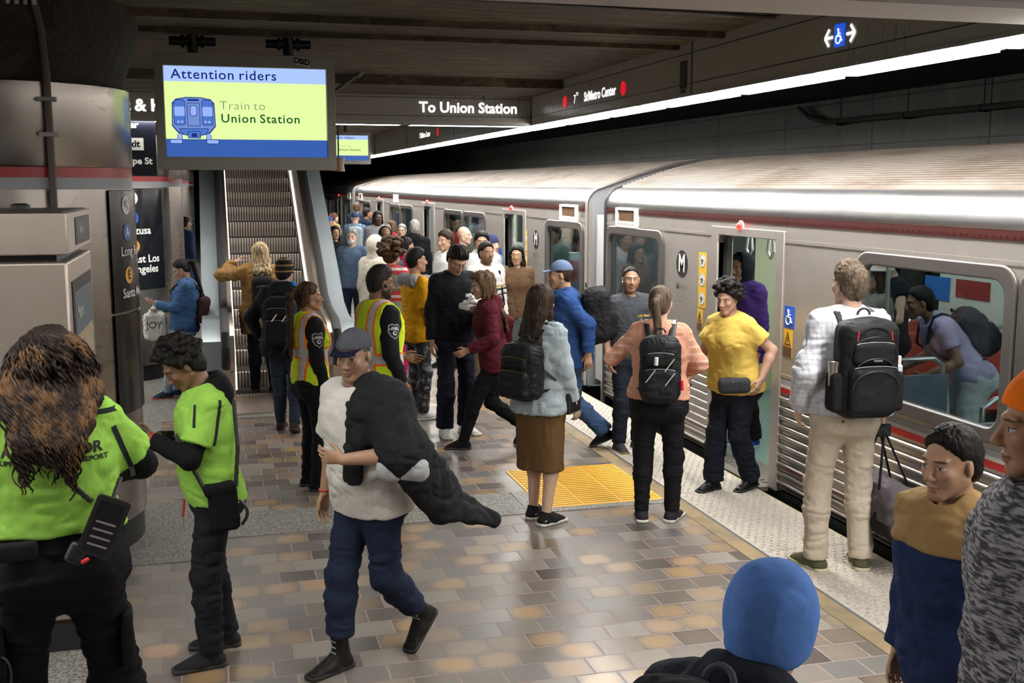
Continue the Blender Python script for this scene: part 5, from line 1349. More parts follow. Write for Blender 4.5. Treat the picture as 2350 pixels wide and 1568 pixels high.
c = p.T(.155, -.215, .12); M = p.Rt @ rotm('y', .42); MM = Matrix([[*(M[:, 0] * p.S), 0], [*(M[:, 2] * p.S), 0], [*(M[:, 1] * -p.S), 0], [0, 0, 0, 1]]).transposed(); MM.translation = Vector(c * p.S)
MB().prism(rrect(-.058, .058, -.105, .105, .014), -.012, .012, MM).build('case', M_BLACK, t); MB().prism(rrect(-.044, .044, -.088, .088, .008), .012, .0135, MM).build('screen', Mat('pouch_glass', (.015, .015, .02), .08).m, t)
b = MB()
for k in range(4): b.prism(rrect(-.034, .036, -.07 + k * .027, -.063 + k * .027, .003), .0135, .0142, MM)
b.build('painted_reflections', flat('pale_reflection', (.24, .22, .23), .3), t)  # pale bars laid on the glass as painted reflections
d = SDF()
for a_, b_ in ((p.T(.12, -.205, .21), p.T(.06, -.19, .27)), (p.T(.06, -.19, .27), p.T(.0, -.185, .38)), (p.T(0, -.185, .38), p.T(-.08, -.15, .50)), (p.T(.19, -.19, .21), p.T(.22, -.10, .27))): d.ecap(a_, b_, (.013, .004), (.013, .004), (1, 0, .4), .003)
p.mesh(d, 'strap', M_BLACK, t, vox=.005)
t = p.at('radio', 'small black clip-on device with a red tab on the ambassador belt', 'device'); d = SDF(); d.rbox(p.T(.06, -.205, .035), (.032, .018, .038), p.Rt @ rotm('y', .5), .015); p.mesh(d, 'case', M_BLACK, t, vox=.005)
d = SDF(); d.rbox(p.T(.088, -.227, .01), (.016, .006, .008), p.Rt @ rotm('y', -.5), .004); p.mesh(d, 'red_tab', flat('red_tab', (.6, .02, .03), .5), t, vox=.004)
t = p.at('lanyard', 'black key lanyard dangling from the ambassador left hip', 'lanyard'); b = MB()
x0 = p.T(-.235, -.09, .02); b.tube([(x0 + V3(.01 * sin(k * 2.), -.02, -.06 * k)) * p.S for k in range(10)], .006, 6); b.tube([(x0 + V3(.03 + .03 * sin(a), -.02, -.42 + .07 * cos(a))) * p.S for a in [.5 * k for k in range(13)]], .005, 6); b.build('cord', M_BLACK, t)
d = SDF(); d.rbox(x0 + V3(0, -.02, -.20), (.018, .012, .055), None, .008); p.mesh(d, 'fob', flat('patterned_fob', (.06, .055, .05), .5), t, vox=.005)

# ---- ambassador reading a phone
p = Person('person in lime shirt and black hoodie looking down at a phone, curly dark hair', -.02, 5.42, 97, 1.63, 'm', 1.04, vox=.006, lean=4, neck=14, head=(4, 38, 0), feet=((-.12, .08, 0, 4), (.12, -.03, 0, -10)),
           L=dict(w=(-.07, .34, 1.235), h=(-.6, -.35, -1), n=(.55, .1, .8), f=(.45, .85, .25), curl=.42), R=dict(w=(.10, .30, 1.20), h=(.6, -.4, -1), n=(-.55, .1, .8), f=(-.35, .9, .3), curl=.42), belly=.025)
p.body(skn(T_BROWN, closed=.7)); p.top('hoodie', C_(BLK), t=.007, sleeve=1.9, loose=.013, hem=-.04, hood=True, wr=.007); sh = lime_shirt(p, 5, hem=-.06, neck=.085)
p.trousers('trousers', C_((.012, .013, .016)), t=.014, wide=.012, wr=.012); p.shoes(C_((.02, .02, .021)), S_BLACK, big=1.1); p.curls(HB, 170, 1.06, .010, 6)
p.decal(sh, flat_me([rect(-.008, .008, -.12 + .02 * k, -.10 + .02 * k) for k in range(11)]), M_NAVYTAPE, p.T(-.22, -.035, .40), (-1, -.1, 0), 'sleeve_tape', up=(0, -.15, 1))
p.decal(sh, flat_me([rect(-.007, .007, -.05 + .02 * k, -.03 + .02 * k) for k in range(5)]), M_NAVYTAPE, p.T(-.2, .06, .44), (-1, .5, 0), 'yoke_tape', up=(0, .1, 1))
phone(p, 0, 'black phone held in both hands by the lime shirted person with short curls', off=.105)
b = MB(); W = p.wri[0]; f = p.hand[0][0]; u = unit(np.cross(f, V3(0, 0, 1))); w_ = np.cross(f, u); b.tube([(W - f * .02 + u * .034 * cos(a) + w_ * .031 * sin(a)) * p.S for a in [2 * pi * k / 14 for k in range(14)]], .008, 6, closed=True); b.build('watch_strap', flat('red_watch_strap', (.5, .02, .02), .5), p.e)
t = p.at('belt_pouch', 'black belt pouch and strap slung at the hip of the phone-reading ambassador', 'pouch'); d = SDF(); d.rbox(p.T(-.215, -.02, -.06), (.04, .075, .115), p.Rt, .03); d.rbox(p.T(-.215, -.01, .05), (.045, .08, .03), p.Rt, .02); p.mesh(d, 'pouch_body', C_(BLK), t, vox=.006, wr=.005)
d = SDF(); 
for a_, b_ in ((p.T(-.215, .06, .05), p.T(-.19, .11, .18)), (p.T(-.19, .11, .18), p.T(-.12, .165, .34)), (p.T(-.225, -.09, .05), p.T(-.20, -.125, .25)), (p.T(-.20, -.125, .25), p.T(-.12, -.14, .47))): d.ecap(a_, b_, (.013, .005), (.013, .005), (0, 1, 0), .003)
p.mesh(d, 'strap', M_BLACK, t, vox=.005)
b = MB(); b.tube([p.T(-.235 - .02 * sin(a), -.10 - .03 * sin(a), -.02 - .13 * a / pi) * p.S for a in [pi * k / 8 for k in range(9)]], .008, 6); b.build('coiled_cord', M_BLACK, t)
t = p.at('key_ring', 'keys on a red clip at the front of the lime shirted phone reader', 'keys'); b = MB(); q = p.T(-.06, .155, -.02); b.tube([q * p.S, (q + V3(0, .01, -.09)) * p.S], .006, 6); b.build('clip', flat('red_clip', (.45, .04, .03), .5), t); MB().box(tuple((q + V3(-.012, .006, -.16)) * p.S), tuple((q + V3(.012, .012, -.09)) * p.S)).build('key', flat('brass_key', (.4, .33, .2), .4, .8), t)

# ---- man in white polo striding left, jacket over his arm
p = Person('man in white polo and grey cap striding past with a dark jacket over his arm', .66, 5.12, 128, 1.68, 'm', 1.12, vox=.0055, lean=6, head=(20, 8, 0), feet=((-.06, -.34, .10, 4, 38), (.08, .12, 0, -6)), pel=(0, -.03),
           R=dict(w=(.27, .02, .84), h=(.4, -1, 0)), L=dict(w=(-.13, .27, 1.15), h=(-1, -.4, -.4), n=(0, -1, .1), f=(.85, .35, .1)), belly=.035)
p.body(skn(T_MED, beard=.25)); sh = p.top('polo_shirt', C_((.66, .63, .60), color2=(.60, .57, .54)), t=.022, sleeve=.75, loose=.026, hem=-.10, flare=.012, wr=.010, collar=.035); p.trousers('jeans', C_((.018, .026, .055), weave=.08), t=.015, wide=.012, wr=.012, length=.13)
p.shoes(C_((.018, .016, .016), rough=.4), S_BLACK, 'boot', 1.1, .10)
for i in (0, 1):
    A, F = p.ank[i], p.foot(i); b = MB()
    for k in range(7): b.tube([(A + F @ V3(x * .028, .045 + (k - 3) * .017 if k > 3 else .048, -.02 - .014 * (k - 3) if k > 3 else .075 - .03 * k)) * p.S for x in (-1, 0, 1)], .003, 5)
    b.build('laces', M_GREY, p.shoe[i]); p.hair(HGR, 'short', .008); p.cap(C_((.16, .17, .20)), C_((.018, .022, .06)), .04)
b = MB(); W = p.wri[1]; b.tube([(W + V3(.031 * cos(a), .031 * sin(a), .012)) * p.S for a in [2 * pi * k / 14 for k in range(14)]], .004, 5, closed=True); b.build('wristband', flat('red_wristband', (.6, .03, .03), .5), p.e)
t = p.at('jacket', 'dark jacket draped over the shoulder and arm of the man in the white polo', 'jacket'); d = SDF()
e0, s0 = p.elb[0], p.shl[0]; d.ecap(p.T(-.09, .0, .53), s0, (.10, .085), (.12, .105), (0, 1, 0), .05); d.ecap(s0, e0 + V3(0, -.03, 0), (.125, .105), (.13, .10), (0, 1, 0), .05); d.ecap(e0 + V3(-.02, -.06, 0), p.T(-.36, -.16, -.06), (.14, .075), (.13, .05), (0, 1, 0), .06); d.ecap(p.T(-.36, -.16, -.06), p.T(-.50, -.36, -.20), (.12, .05), (.05, .03), (0, 1, 0), .06)
d.ecap(p.T(-.10, .13, .48), p.T(-.085, .185, .12), (.055, .035), (.062, .03), (1, 0, 0), .04); d.ecap(p.T(-.13, .05, .50), p.T(-.14, .10, .30), (.06, .09), (.05, .09), (1, 0, 0), .05)
p.mesh(d, 'drape', C_((.016, .017, .019)), t, vox=.008, wr=.016); d = SDF(); d.ecap(e0 + V3(.02, .05, -.06), e0 + V3(-.09, -.06, -.07), (.05, .06), (.05, .06), (0, 1, 0), .03); p.mesh(d, 'pale_lining', C_((.42, .43, .45)), t, vox=.008, wr=.012)

# ---- security pair in vests
def vest_mat():
    m = cloth('hi_vis_vest', (.62, .80, .03)); x, y, z = m.xyz(m.pp); ax = x.abs()
    def band(v, c, w): return (v - c).abs().lt(w)
    o = band(ax, .105, .040).mx(band(z, 1.075, .046)); s = band(ax, .105, .024).mx(band(z, 1.075, .029))
    c = m.mix(o, m.cl, (.95, .20, .02)); m.set('Base Color', m.mix(s, c, (.46, .46, .47))); return m.m
M_VEST = vest_mat(); M_ORANGE = C_((.95, .2, .02))
def vest(p):
    d = SDF(); p.torso(d, .026, k=.05); d.half(p.T(0, 0, -.02), -p.Rt[:, 2], .006)
    for i, sg in ((0, -1), (1, 1)): d.ecap(p.shl[i] + p.Rt @ V3(sg * .02, 0, -.06), p.shl[i] + p.Rt @ V3(sg * .09, 0, .02), (.085, .105), (.085, .105), p.Rt[:, 1], .006, 'sub')
    d.ell(p.T(0, .05, .56), (.075, .09, .12), p.Rt, .01, 'sub'); return p.mesh(d, 'safety_vest', M_VEST, vox=.007, wr=.006)
def patch(p, tgt, i=1, sg=1):
    c = p.shl[i] + (p.elb[i] - p.shl[i]) * .42; up = unit(p.shl[i] - p.elb[i]); fc = (sg, .05, .1)
    sh = lambda k: [(-.040 * k, .040 * k), (-.02 * k, .050 * k), (0, .043 * k), (.02 * k, .050 * k), (.040 * k, .040 * k), (.041 * k, -.005 * k), (.028 * k, -.035 * k), (0, -.055 * k), (-.028 * k, -.035 * k), (-.041 * k, -.005 * k)]
    for k, (m, o) in enumerate(((1.08, .003), (.96, .0045))): p.decal(tgt, flat_me([sh(m)]), flat('patch_border', (.45, .46, .48), .7) if k == 0 else M_INK, c, fc, 'arm_patch', up, o)
    w = flat('patch_thread', (.62, .63, .66), .7)
    for k, (s_, z_) in enumerate((('ALLIED', .026), ('UNIVERSAL', .014))): p.decal(tgt, text_mesh(s_, .016, .0006), w, c + up * z_, fc, 'patch_lettering', up, .006)
    p.decal(tgt, flat_me([circ(0, -.014, .016, 16)]), w, c, fc, 'patch_emblem', up, .006); p.decal(tgt, flat_me([circ(.002, -.012, .009, 12)]), M_INK, c, fc, 'patch_emblem_core', up, .0068)
p = Person('woman guard in hi-vis vest with long curly ponytail, arm hanging', .68, 8.42, -72, 1.60, 'f', 1.0, vox=.006, head=(-8, 0, 0), R=dict(w=(.22, .05, .86)), L=dict(w=(-.20, .12, .98)))
p.body(skn(T_TAN)); u = p.top('uniform_shirt', C_((.013, .013, .016)), t=.012, sleeve=1.95, loose=.014, hem=-.03, collar=.03, wr=.007); vest(p); patch(p, u); p.trousers('trousers', C_((.012, .012, .015)), t=.012, wr=.010); p.shoes(C_(BLK), S_BLACK); p.hair(hair_mat('chestnut_hair', (.05, .026, .015), (.14, .07, .03)), 'pony', .012, .010, .34, wsc=(40, 40, 30))
p = Person('man guard in hi-vis vest with glasses, short beard and earpiece', 1.16, 8.02, -68, 1.74, 'm', 1.08, vox=.0055, head=(-4, 4, 0), R=dict(w=(.24, .06, .90)), L=dict(w=(-.10, .26, 1.05)))
p.body(skn(T_BROWN, beard=1., brow=(.012, .009, .008))); u = p.top('uniform_shirt', C_((.013, .013, .016)), t=.012, sleeve=1.95, loose=.014, hem=-.03, collar=.035, wr=.007); vest(p); patch(p, u); p.trousers('trousers', C_((.012, .012, .015)), t=.012); p.shoes(C_(BLK), S_BLACK)
p.hair(hair_mat('faded_black_hair', (.016, .012, .011)), 'short', .006, .002, top=.012); p.glasses(M_BLACK); d = SDF(); d.ell(p.hp(.088, .004, -.012), (.010, .014, .018), p.Rh); p.mesh(d, 'earpiece', M_BLACK, vox=.004)

# ---- young man in yellow with a grey hoodie over his shoulders
p = Person('young man in yellow t-shirt with a grey hoodie draped round his shoulders', 1.93, 10.75, -72, 1.71, 'm', .95, vox=.006, head=(-6, -2, 0), R=dict(w=(.22, .10, .86)), L=dict(w=(-.20, .16, .88)))
p.body(skn(T_MED)); p.top('t_shirt', C_((.72, .36, .012)), t=.016, sleeve=.85, loose=.022, hem=-.12, flare=.01, wr=.010); p.trousers('patched_jeans', Mat('splattered_denim', (.03, .03, .035), .9).m, t=.012, wide=.01, wr=.012); p.shoes(C_((.45, .45, .45)), S_WHITE); p.hair(HB, 'short', .008, .002, top=.010)
m = Mat('splattered_denim', rough=.9); m.set('Base Color', m.mix(m.noise(m.pos(), 16, 3).step(.52, .62), (.022, .022, .028), (.16, .16, .17))); p.e.children[2].data.materials[0] = m.m
d = SDF(); d.ecap(p.T(-.11, -.10, .50), p.T(.11, -.10, .50), (.07, .05), (.07, .05), (0, 0, 1), .04)
for k in (-1, 1): d.cone(p.T(k * .10, -.07, .52), p.T(k * .09, .08, .50), .050, .048, .04); d.ecap(p.T(k * .09, .08, .50), p.T(k * .085, .16, .22), (.050, .035), (.052, .032), (1, 0, 0), .04); d.ecap(p.T(k * .085, .16, .22), p.T(k * .10, .15, -.03 if k > 0 else .08), (.050, .032), (.045, .03), (1, 0, 0), .04, flat1=True)
p.mesh(d, 'draped_hoodie', C_((.27, .27, .28), weave=.08), vox=.007, wr=.013, wsc=(12, 12, 5))

# ---- man in black sweatshirt with a food container
p = Person('man in black sweatshirt and glasses looking down at a white food container', 2.14, 9.95, 194, 1.80, 'm', 1.0, vox=.006, neck=10, head=(-4, 36, -4), feet=((-.11, 0, 0, 14), (.11, .02, 0, -14)), L=dict(w=(-.10, .30, 1.16), h=(-.8, -.5, -.5), n=(0, 0, 1), f=(.75, .65, 0), curl=.2), R=dict(w=(.23, .02, .88)))
p.body(skn(T_MED, closed=.65)); sh = p.top('sweatshirt', C_((.008, .009, .012)), t=.022, sleeve=1.95, loose=.022, hem=-.06, wr=.010); p.trousers('trousers', C_((.014, .016, .028)), t=.016, wide=.022, wr=.010); p.shoes(C_((.66, .64, .62)), S_WHITE, big=1.06); p.hair(HB, 'short', .020, .010, top=.014); p.glasses(M_BLACK)
p.print_on(sh, 'NSF', .040, M_LETTER, p.T(-.075, .14, .36), (0, 1, 0), .003, name='chest_print')
t = p.at('food_container', 'white foam food container with a plastic bag on top, held in one hand', 'container'); c = p.wri[0] + V3(.075, .07, .045); d = SDF(); d.rbox(c + V3(0, 0, .01), (.115, .10, .028), None, .02); p.mesh(d, 'tray', flat('white_foam', (.75, .74, .72), .6), t, vox=.006)
d = SDF(); d.ell(c + V3(0, 0, .045), (.115, .095, .03)); d.ell(c + V3(.02, 0, .08), (.035, .03, .03), None, .03); p.mesh(d, 'plastic_bag', Mat('thin_white_plastic', (.78, .78, .78), .3).m, t, vox=.006, wr=.014, wsc=(22, 22, 22))

# ---- striding woman with brown hair and maroon jacket
p = Person('woman with big brown hair and maroon jacket striding left behind the denim jacket', 2.34, 9.35, 80, 1.63, 'f', 1.0, vox=.0075, lean=8, head=(10, 10, 0), feet=((-.05, .26, 0, 0), (.06, -.34, .10, 0, 35)), L=dict(w=(-.22, .22, .98)), R=dict(w=(.22, -.18, .92)))
p.body(skn(T_MED)); p.top('jacket', C_((.075, .010, .018)), t=.024, sleeve=1.95, loose=.022, hem=-.12, wr=.012, hood=True); p.trousers('trousers', C_(BLK), t=.012, wr=.01); p.shoes(C_(BLK), S_BLACK); p.hair(HBR, 'long', .030, .014, .30, back=.03, wsc=(20, 20, 12))

# ---- woman in grey denim jacket and brown skirt
p = Person('woman in pale denim jacket and brown midi skirt standing with a black backpack', 2.13, 7.12, -52, 1.66, 'f', .97, vox=.006, head=(-4, 4, 0), feet=((-.085, .05, 0, 4), (.085, -.03, 0, -14)), R=dict(w=(.225, .13, .86), h=(.3, -1, 0)), L=dict(w=(-.14, .22, .98)))
p.body(skn(T_LIGHT)); p.top('denim_jacket', C_((.34, .40, .43), color2=(.26, .33, .37), weave=.08), t=.028, sleeve=1.9, loose=.028, hem=-.10, flare=.018, wr=.014, collar=.02); p.skirt('skirt', C_((.13, .072, .030)), .40, .012, .008)
p.shoes(C_((.018, .018, .02)), S_WHITE, 'sneaker'); p.hair(HDB, 'long', .016, .006, .26)
for i in (0, 1):      # white side stripe and laces of each sneaker
    A, F = p.ank[i], p.foot(i); b = MB()
    for sg in (-1, 1): b.tube([(A + F @ V3(sg * (.043 - .002 * k), -.045 + .03 * k, -.045 + .012 * sin(k * 1.2))) * p.S for k in range(6)], .004, 5)
    b.build('side_stripe', S_WHITE, p.shoe[i]); b = MB()
    for k in range(4): b.tube([(A + F @ V3(x * .022, .045 + k * .017, -.012 - .011 * k)) * p.S for x in (-1, 0, 1)], .003, 5)
    b.build('laces', S_WHITE, p.shoe[i])
M_GOLD = flat('gold_zip', (.55, .38, .10), .3, .9)
backpack(p, 'black nylon backpack with gold zips on the woman in pale denim', C_((.013, .014, .017), rough=.5), M_BLACK, (.155, .10, .20), (0, .22), wr=.010, zipm=M_GOLD)
t = p.at('shoulder_bag', 'small black leather bag at the hip of the denim jacket woman', 'bag'); d = SDF(); d.rbox(p.T(.20, .10, -.02), (.045, .085, .09), p.Rt, .03); p.mesh(d, 'bag_body', flat('black_leather', (.012, .012, .013), .3), t, vox=.006); d = SDF()
for a_, b_ in ((p.T(.20, .06, .06), p.T(.17, -.06, .16)), (p.T(.17, -.06, .16), p.T(.12, -.16, .25))): d.ecap(a_, b_, (.014, .005), (.014, .005), (0, 1, 0), .003)
p.mesh(d, 'strap', M_BLACK, t, vox=.005)

# ---- man in blue jacket and cap striding left
p = Person('man in blue jacket and denim cap striding left with a black backpack', 3.02, 9.1, 72, 1.74, 'm', 1.08, vox=.007, lean=8, head=(6, 6, 0), feet=((-.08, .30, 0, 0), (.08, -.30, .06, 0, 25)), R=dict(w=(.24, .18, .98)), L=dict(w=(-.24, -.14, .9)))
p.body(skn(T_MED)); p.top('jacket', C_((.022, .060, .20)), t=.026, sleeve=1.95, loose=.022, hem=-.12, wr=.012); p.trousers('jeans', C_((.05, .095, .20), weave=.08), t=.016, wide=.02, wr=.012); p.shoes(C_(BLK), S_BLACK); p.hair(HDB, 'short', .008); p.cap(C_((.13, .19, .32)), C_((.13, .19, .32)), .045)
backpack(p, 'bulky black backpack on the striding man in the blue jacket', C_((.016, .017, .019)), None, (.17, .13, .24), (0, .30), wr=.010)

# ---- guard in grey polo
p = Person('man in dark grey polo shirt facing the camera beside the train, short hair and goatee', 3.50, 8.95, 188, 1.63, 'm', 1.05, vox=.006, head=(-22, -2, -3), feet=((-.10, 0, 0, 6), (.10, 0, 0, -6)), L=dict(w=(-.22, .04, .88)), R=dict(w=(.23, .02, .90)))
p.body(skn(T_MED, beard=.5)); sh = p.top('polo_shirt', C_((.050, .056, .066)), t=.016, sleeve=.95, loose=.02, hem=-.05, collar=.03, wr=.010); p.trousers('trousers', C_((.016, .02, .034)), t=.014, wide=.01, wr=.012); p.shoes(C_((.05, .05, .055)), flat('gum_sole', (.22, .13, .06), .6), 'boot', 1.05, .05); p.hair(HB, 'short', .004, .001)
p.print_on(sh, 'LAC Metro', .030, flat('gold_thread', (.6, .42, .05), .6), p.T(-.075, .13, .37), (0, 1, 0), .001, name='chest_lettering'); d = SDF(); d.ell(p.hp(.079, .012, -.022), (.006, .006, .013), p.Rh); p.mesh(d, 'earbud', S_WHITE, vox=.0035)
b = MB()
for sg in (-1, 1): b.tube([p.T(sg * .10, -.02, .545) * p.S, p.T(sg * .175, -.01, .545) * p.S], .014, 6, flatz=.5)
b.build('epaulettes', C_((.045, .05, .06)), p.e)

# ---- woman in pink cardigan
p = Person('woman in pink cardigan and black trousers standing with her back turned, ponytail', 2.93, 6.92, -22, 1.65, 'f', 1.16, vox=.006, head=(-14, 2, 0), feet=((-.11, 0, 0, 6), (.11, .02, 0, -22)), L=dict(w=(-.155, .14, 1.36), h=(-.8, -.3, -.6), n=(0, -1, 0), f=(.35, .3, .9), curl=.6), R=dict(w=(.14, .25, 1.06), h=(1, -.55, -.1)))
m = cloth('striped_pink_knit', (.60, .30, .21)); x, y, z = m.xyz(m.pp); m.set('Base Color', m.mix((z / .052).fract().gt(.68) * x.abs().gt(.19) * .7, m.cl, (.72, .45, .35)))
p.body(skn(T_LIGHT)); p.top('cardigan', m.m, t=.016, sleeve=1.9, loose=.016, hem=.0, flare=.012, wr=.010); p.trousers('trousers', C_((.010, .010, .012)), t=.010, wr=.010); p.shoes(C_((.025, .024, .032)), S_WHITE, 'sneaker', 1.05); p.hair(hair_mat('light_brown_hair', (.10, .068, .046)), 'pony', .010, .004, .27)
for i in (0, 1):
    A, F = p.ank[i], p.foot(i); b = MB()
    for sg in (-1, 1):
        for r_ in (-1, 1): b.tube([(A + F @ V3(.044, .035 + .016 * cos(a), -.05 + r_ * .012 - r_ * .014 * sin(a))) * p.S for a in [.35 + .3 * k for k in range(9)]], .0032, 5)
    b.build('pink_emblem', flat('pink_mark', (.75, .12, .28), .5), p.shoe[i])
t, at, M = backpack(p, 'large black hiking backpack with white buckle on the woman in pink', C_((.016, .017, .020), rough=.6), M_BLACK, (.145, .11, .235), (.0, .25), wr=.008)
b = MB(); b.tube([at(-.03, -.175, .06) * p.S, at(-.028, -.175, .115) * p.S], .013, 8); b.build('white_buckle', S_WHITE, t); b = MB()
for q in ((-.10, -.02), (.03, .06), (.035, -.04)): b.tube([at(q[0], -.168, q[1] - .045) * p.S, at(q[0] + .065, -.168, q[1] + .045) * p.S], .0035, 5)
b.build('reflective_lines', M_LETTER, t); b = MB(); b.tube([at(.15, -.07, -.06) * p.S, at(.155, -.08, -.13) * p.S], .013, 6); b.build('red_charm', flat('red_charm', (.5, .01, .03), .4), t)

# ---- woman in yellow stepping off the train
p = Person('woman in yellow top and dark trousers stepping off the train', 3.80, 7.52, 112, 1.62, 'f', 1.22, vox=.0065, lean=8, head=(14, 12, 0), feet=((-.10, -.12, .02, 0, 8), (.08, .13, 0, 0)), R=dict(w=(.30, .24, .90), h=(.5, -1, 0)), L=dict(w=(-.30, .02, .98), h=(-.6, -1, 0)))
p.body(skn((.46, .28, .20))); p.top('top', C_((.62, .44, .09), color2=(.68, .52, .2)), t=.020, sleeve=.62, loose=.024, hem=-.07, flare=.012, wr=.010); p.trousers('trousers', C_((.013, .016, .028)), t=.014, wide=.025, wr=.012); p.shoes(C_(BLK, rough=.35), S_BLACK); p.curls(HB, 190, 1.12, .011, 9)
t = p.at('waist_bag', 'dark grey waist bag strapped across the front of the woman in yellow', 'bag'); d = SDF(); d.rbox(p.T(-.13, .15, .02), (.13, .05, .065), p.Rt @ rotm('z', .7), .04); p.mesh(d, 'pouch', C_((.05, .055, .065)), t, vox=.007); d = SDF(); d.ecap(p.T(0, 0, .03), p.T(0, 0, .06), (.225, .165), (.225, .165), p.Rt[:, 0], .005, flat0=True, flat1=True); p.mesh(d, 'belt', C_(BLK), t, vox=.007)
b = MB(); b.tube([p.T(-.24, .10, .05) * p.S, p.T(-.15, .19, .06) * p.S], .004, 5); b.build('zip', M_LETTER, t)
phone(p, 1, 'dark phone in the lowered hand of the woman in yellow')
p = Person('person in black hood and purple jacket waiting inside the open train doorway', 4.50, 8.80, 112, 1.74, 'm', 1.1, vox=.008, head=(0, 5, 0), feet=((-.09, -.1, 0, 0), (.09, .12, 0, 0)))
p.body(skn(T_TAN)); p.top('jacket', C_((.06, .028, .17)), t=.03, sleeve=1.9, loose=.022, hem=-.14, wr=.012); p.trousers('trousers', C_(BLK), t=.016, wide=.02); p.shoes(C_((.03, .08, .38)), S_WHITE, 'sneaker', 1.05); p.hair(HB, 'short', .01); p.hood(C_((.014, .016, .024)))

# ---- tall man with backpack and holdall
p = Person('tall man in pale checked shirt and khaki trousers standing at the platform edge', 3.63, 5.74, -7, 1.88, 'm', 1.04, vox=.0055, head=(12, 2, 0), feet=((-.13, .0, 0, 20), (.13, -.02, 0, -12)), L=dict(w=(-.235, .06, .93), h=(-.5, -1, 0)), R=dict(w=(.235, -.0, .86), h=(.35, -1, 0), curl=.85), belly=.0)
m = cloth('pale_check_shirt', (.62, .63, .68)); x, y, z = m.xyz(m.pp); g = (x / .03).fract().lt(.3) * .5 + (z / .03).fract().lt(.3) * .5; m.set('Base Color', m.mix(g * .55, m.cl, (.30, .34, .46)))
KHAKI = C_((.56, .485, .385))
p.body(skn(T_LIGHT, beard=.3)); p.top('checked_shirt', m.m, t=.022, sleeve=1.95, loose=.028, hem=-.015, flare=-.01, wr=.014, collar=.045); p.trousers('khaki_trousers', KHAKI, t=.013, wide=.012, wr=.009, length=.02)
p.shoes(C_((.085, .085, .05)), flat('cream_sole', (.55, .50, .36), .5), 'sneaker', 1.08); p.hair(hair_mat('short_brown_hair', (.10, .072, .05), (.16, .12, .085), streak=70), 'short', .013, .006, top=.012, wsc=(45, 45, 30))
d = SDF(); d.ecap(p.T(0, .0, .075), p.T(0, 0, .105), (.178, .128), (.176, .126), p.Rt[:, 0], .005, flat0=True, flat1=True); p.mesh(d, 'belt', flat('dark_leather', (.02, .016, .014), .4), vox=.007)
b = MB(); b.cyl(p.T(-.085, -.165, -.035) * p.S, p.T(-.085, -.172, -.035) * p.S, .008, 10); b.build('pocket_button', flat('brown_button', (.08, .06, .04), .4), p.e); 
t, at, M = backpack(p, 'black business backpack with curved pockets on the tall man in khaki', C_((.013, .014, .016), rough=.55), C_((.045, .047, .058)), (.165, .095, .265), (0, .265), wr=.003)
b = MB()
for zz, ww, yy in ((.185, .128, -.105), (.01, .13, -.150), (.075, .125, -.135)): b.tube([at(ww * cos(a), yy + .012 * abs(cos(a)), zz - .10 + .10 * sin(a)) * p.S for a in [pi * k / 12 for k in range(13)]], .0045, 6)
b.build('piping', M_BLACK, t); b = MB(); b.tube([at(.075 * cos(a), -.095, .20 + .035 * sin(a)) * p.S for a in [pi * k / 8 for k in range(9)]], .011, 6); b.build('carry_handle', C_((.02, .02, .024)), t)
b = MB()
for sg in (-1, 1): b.tube([at(sg * .09, -.098, .215) * p.S, at(sg * .098, -.1, .165) * p.S], .004, 5)
b.build('red_tabs', flat('red_tab', (.6, .02, .03), .5), t); MB().prism(rrect(-.026, .026, -.005, .005, .004), -.004, .0, Matrix.Translation(Vector(at(.0, -.146, .065) * p.S)) @ Matrix.Rotation(pi / 2, 4, 'X')).build('badge', flat('silver_badge', (.6, .6, .6), .3, .9), t)
for sg in (-1, 1): d = SDF(); d.rbox(at(sg * .165, .0, -.12), (.04, .06, .11), M, .03); p.mesh(d, 'side_pocket', C_((.014, .015, .017)), t, vox=.006)
t = p.at('tumbler', 'steel travel mug in the left side pocket of the black business backpack', 'mug'); c = at(-.175, -.005, -.03); MB().lathe([(.034, -.06), (.036, .06), (.038, .062), (.038, .082), (.033, .084), (.031, .074), (0, .074)], 20, Matrix.Translation(Vector(c * p.S)), cap=False).build('cup', flat('brushed_cup', (.6, .57, .52), .25, 1.), t); MB().lathe([(0, 0), (.032, 0), (.032, .006), (0, .008)], 20, Matrix.Translation(Vector((c + V3(0, 0, .07)) * p.S)), cap=False).build('lid', M_BLACK, t)
t = p.at('water_bottle', 'white bottle in the right side pocket of the black business backpack', 'bottle'); c = at(.18, -.005, -.03); MB().lathe([(0, -.06), (.03, -.06), (.03, .045), (.018, .06), (0, .06)], 18, Matrix.Translation(Vector(c * p.S)), cap=False).build('bottle_body', flat('clear_bottle', (.55, .6, .66), .15), t); MB().lathe([(0, .06), (.021, .06), (.021, .10), (.017, .104), (0, .104)], 18, Matrix.Translation(Vector(c * p.S)), cap=False).build('cap', S_WHITE, t)
t = p.at('holdall', 'dark holdall bag hanging from the right hand of the tall man', 'bag'); c = p.wri[1] + V3(.045, .02, -.52); d = SDF(); d.ecap(c + V3(0, -.24, 0), c + V3(0, .24, 0), (.115, .15), (.115, .15), (1, 0, 0), .03, e=2.6, end=.05); d.half(c + V3(0, 0, -.145), (0, 0, -1), .02); p.mesh(d, 'bag_body', C_((.085, .072, .085), rough=.45), t, vox=.008, wr=.016)
d = SDF(); d.ecap(c + V3(0, -.24, -.085), c + V3(0, .24, -.085), (.118, .07), (.118, .07), (1, 0, 0), .03, e=2.6, end=.055); d.half(c + V3(0, 0, -.148), (0, 0, -1), .01); p.mesh(d, 'bag_base', C_((.02, .018, .017)), t, vox=.008, wr=.008)
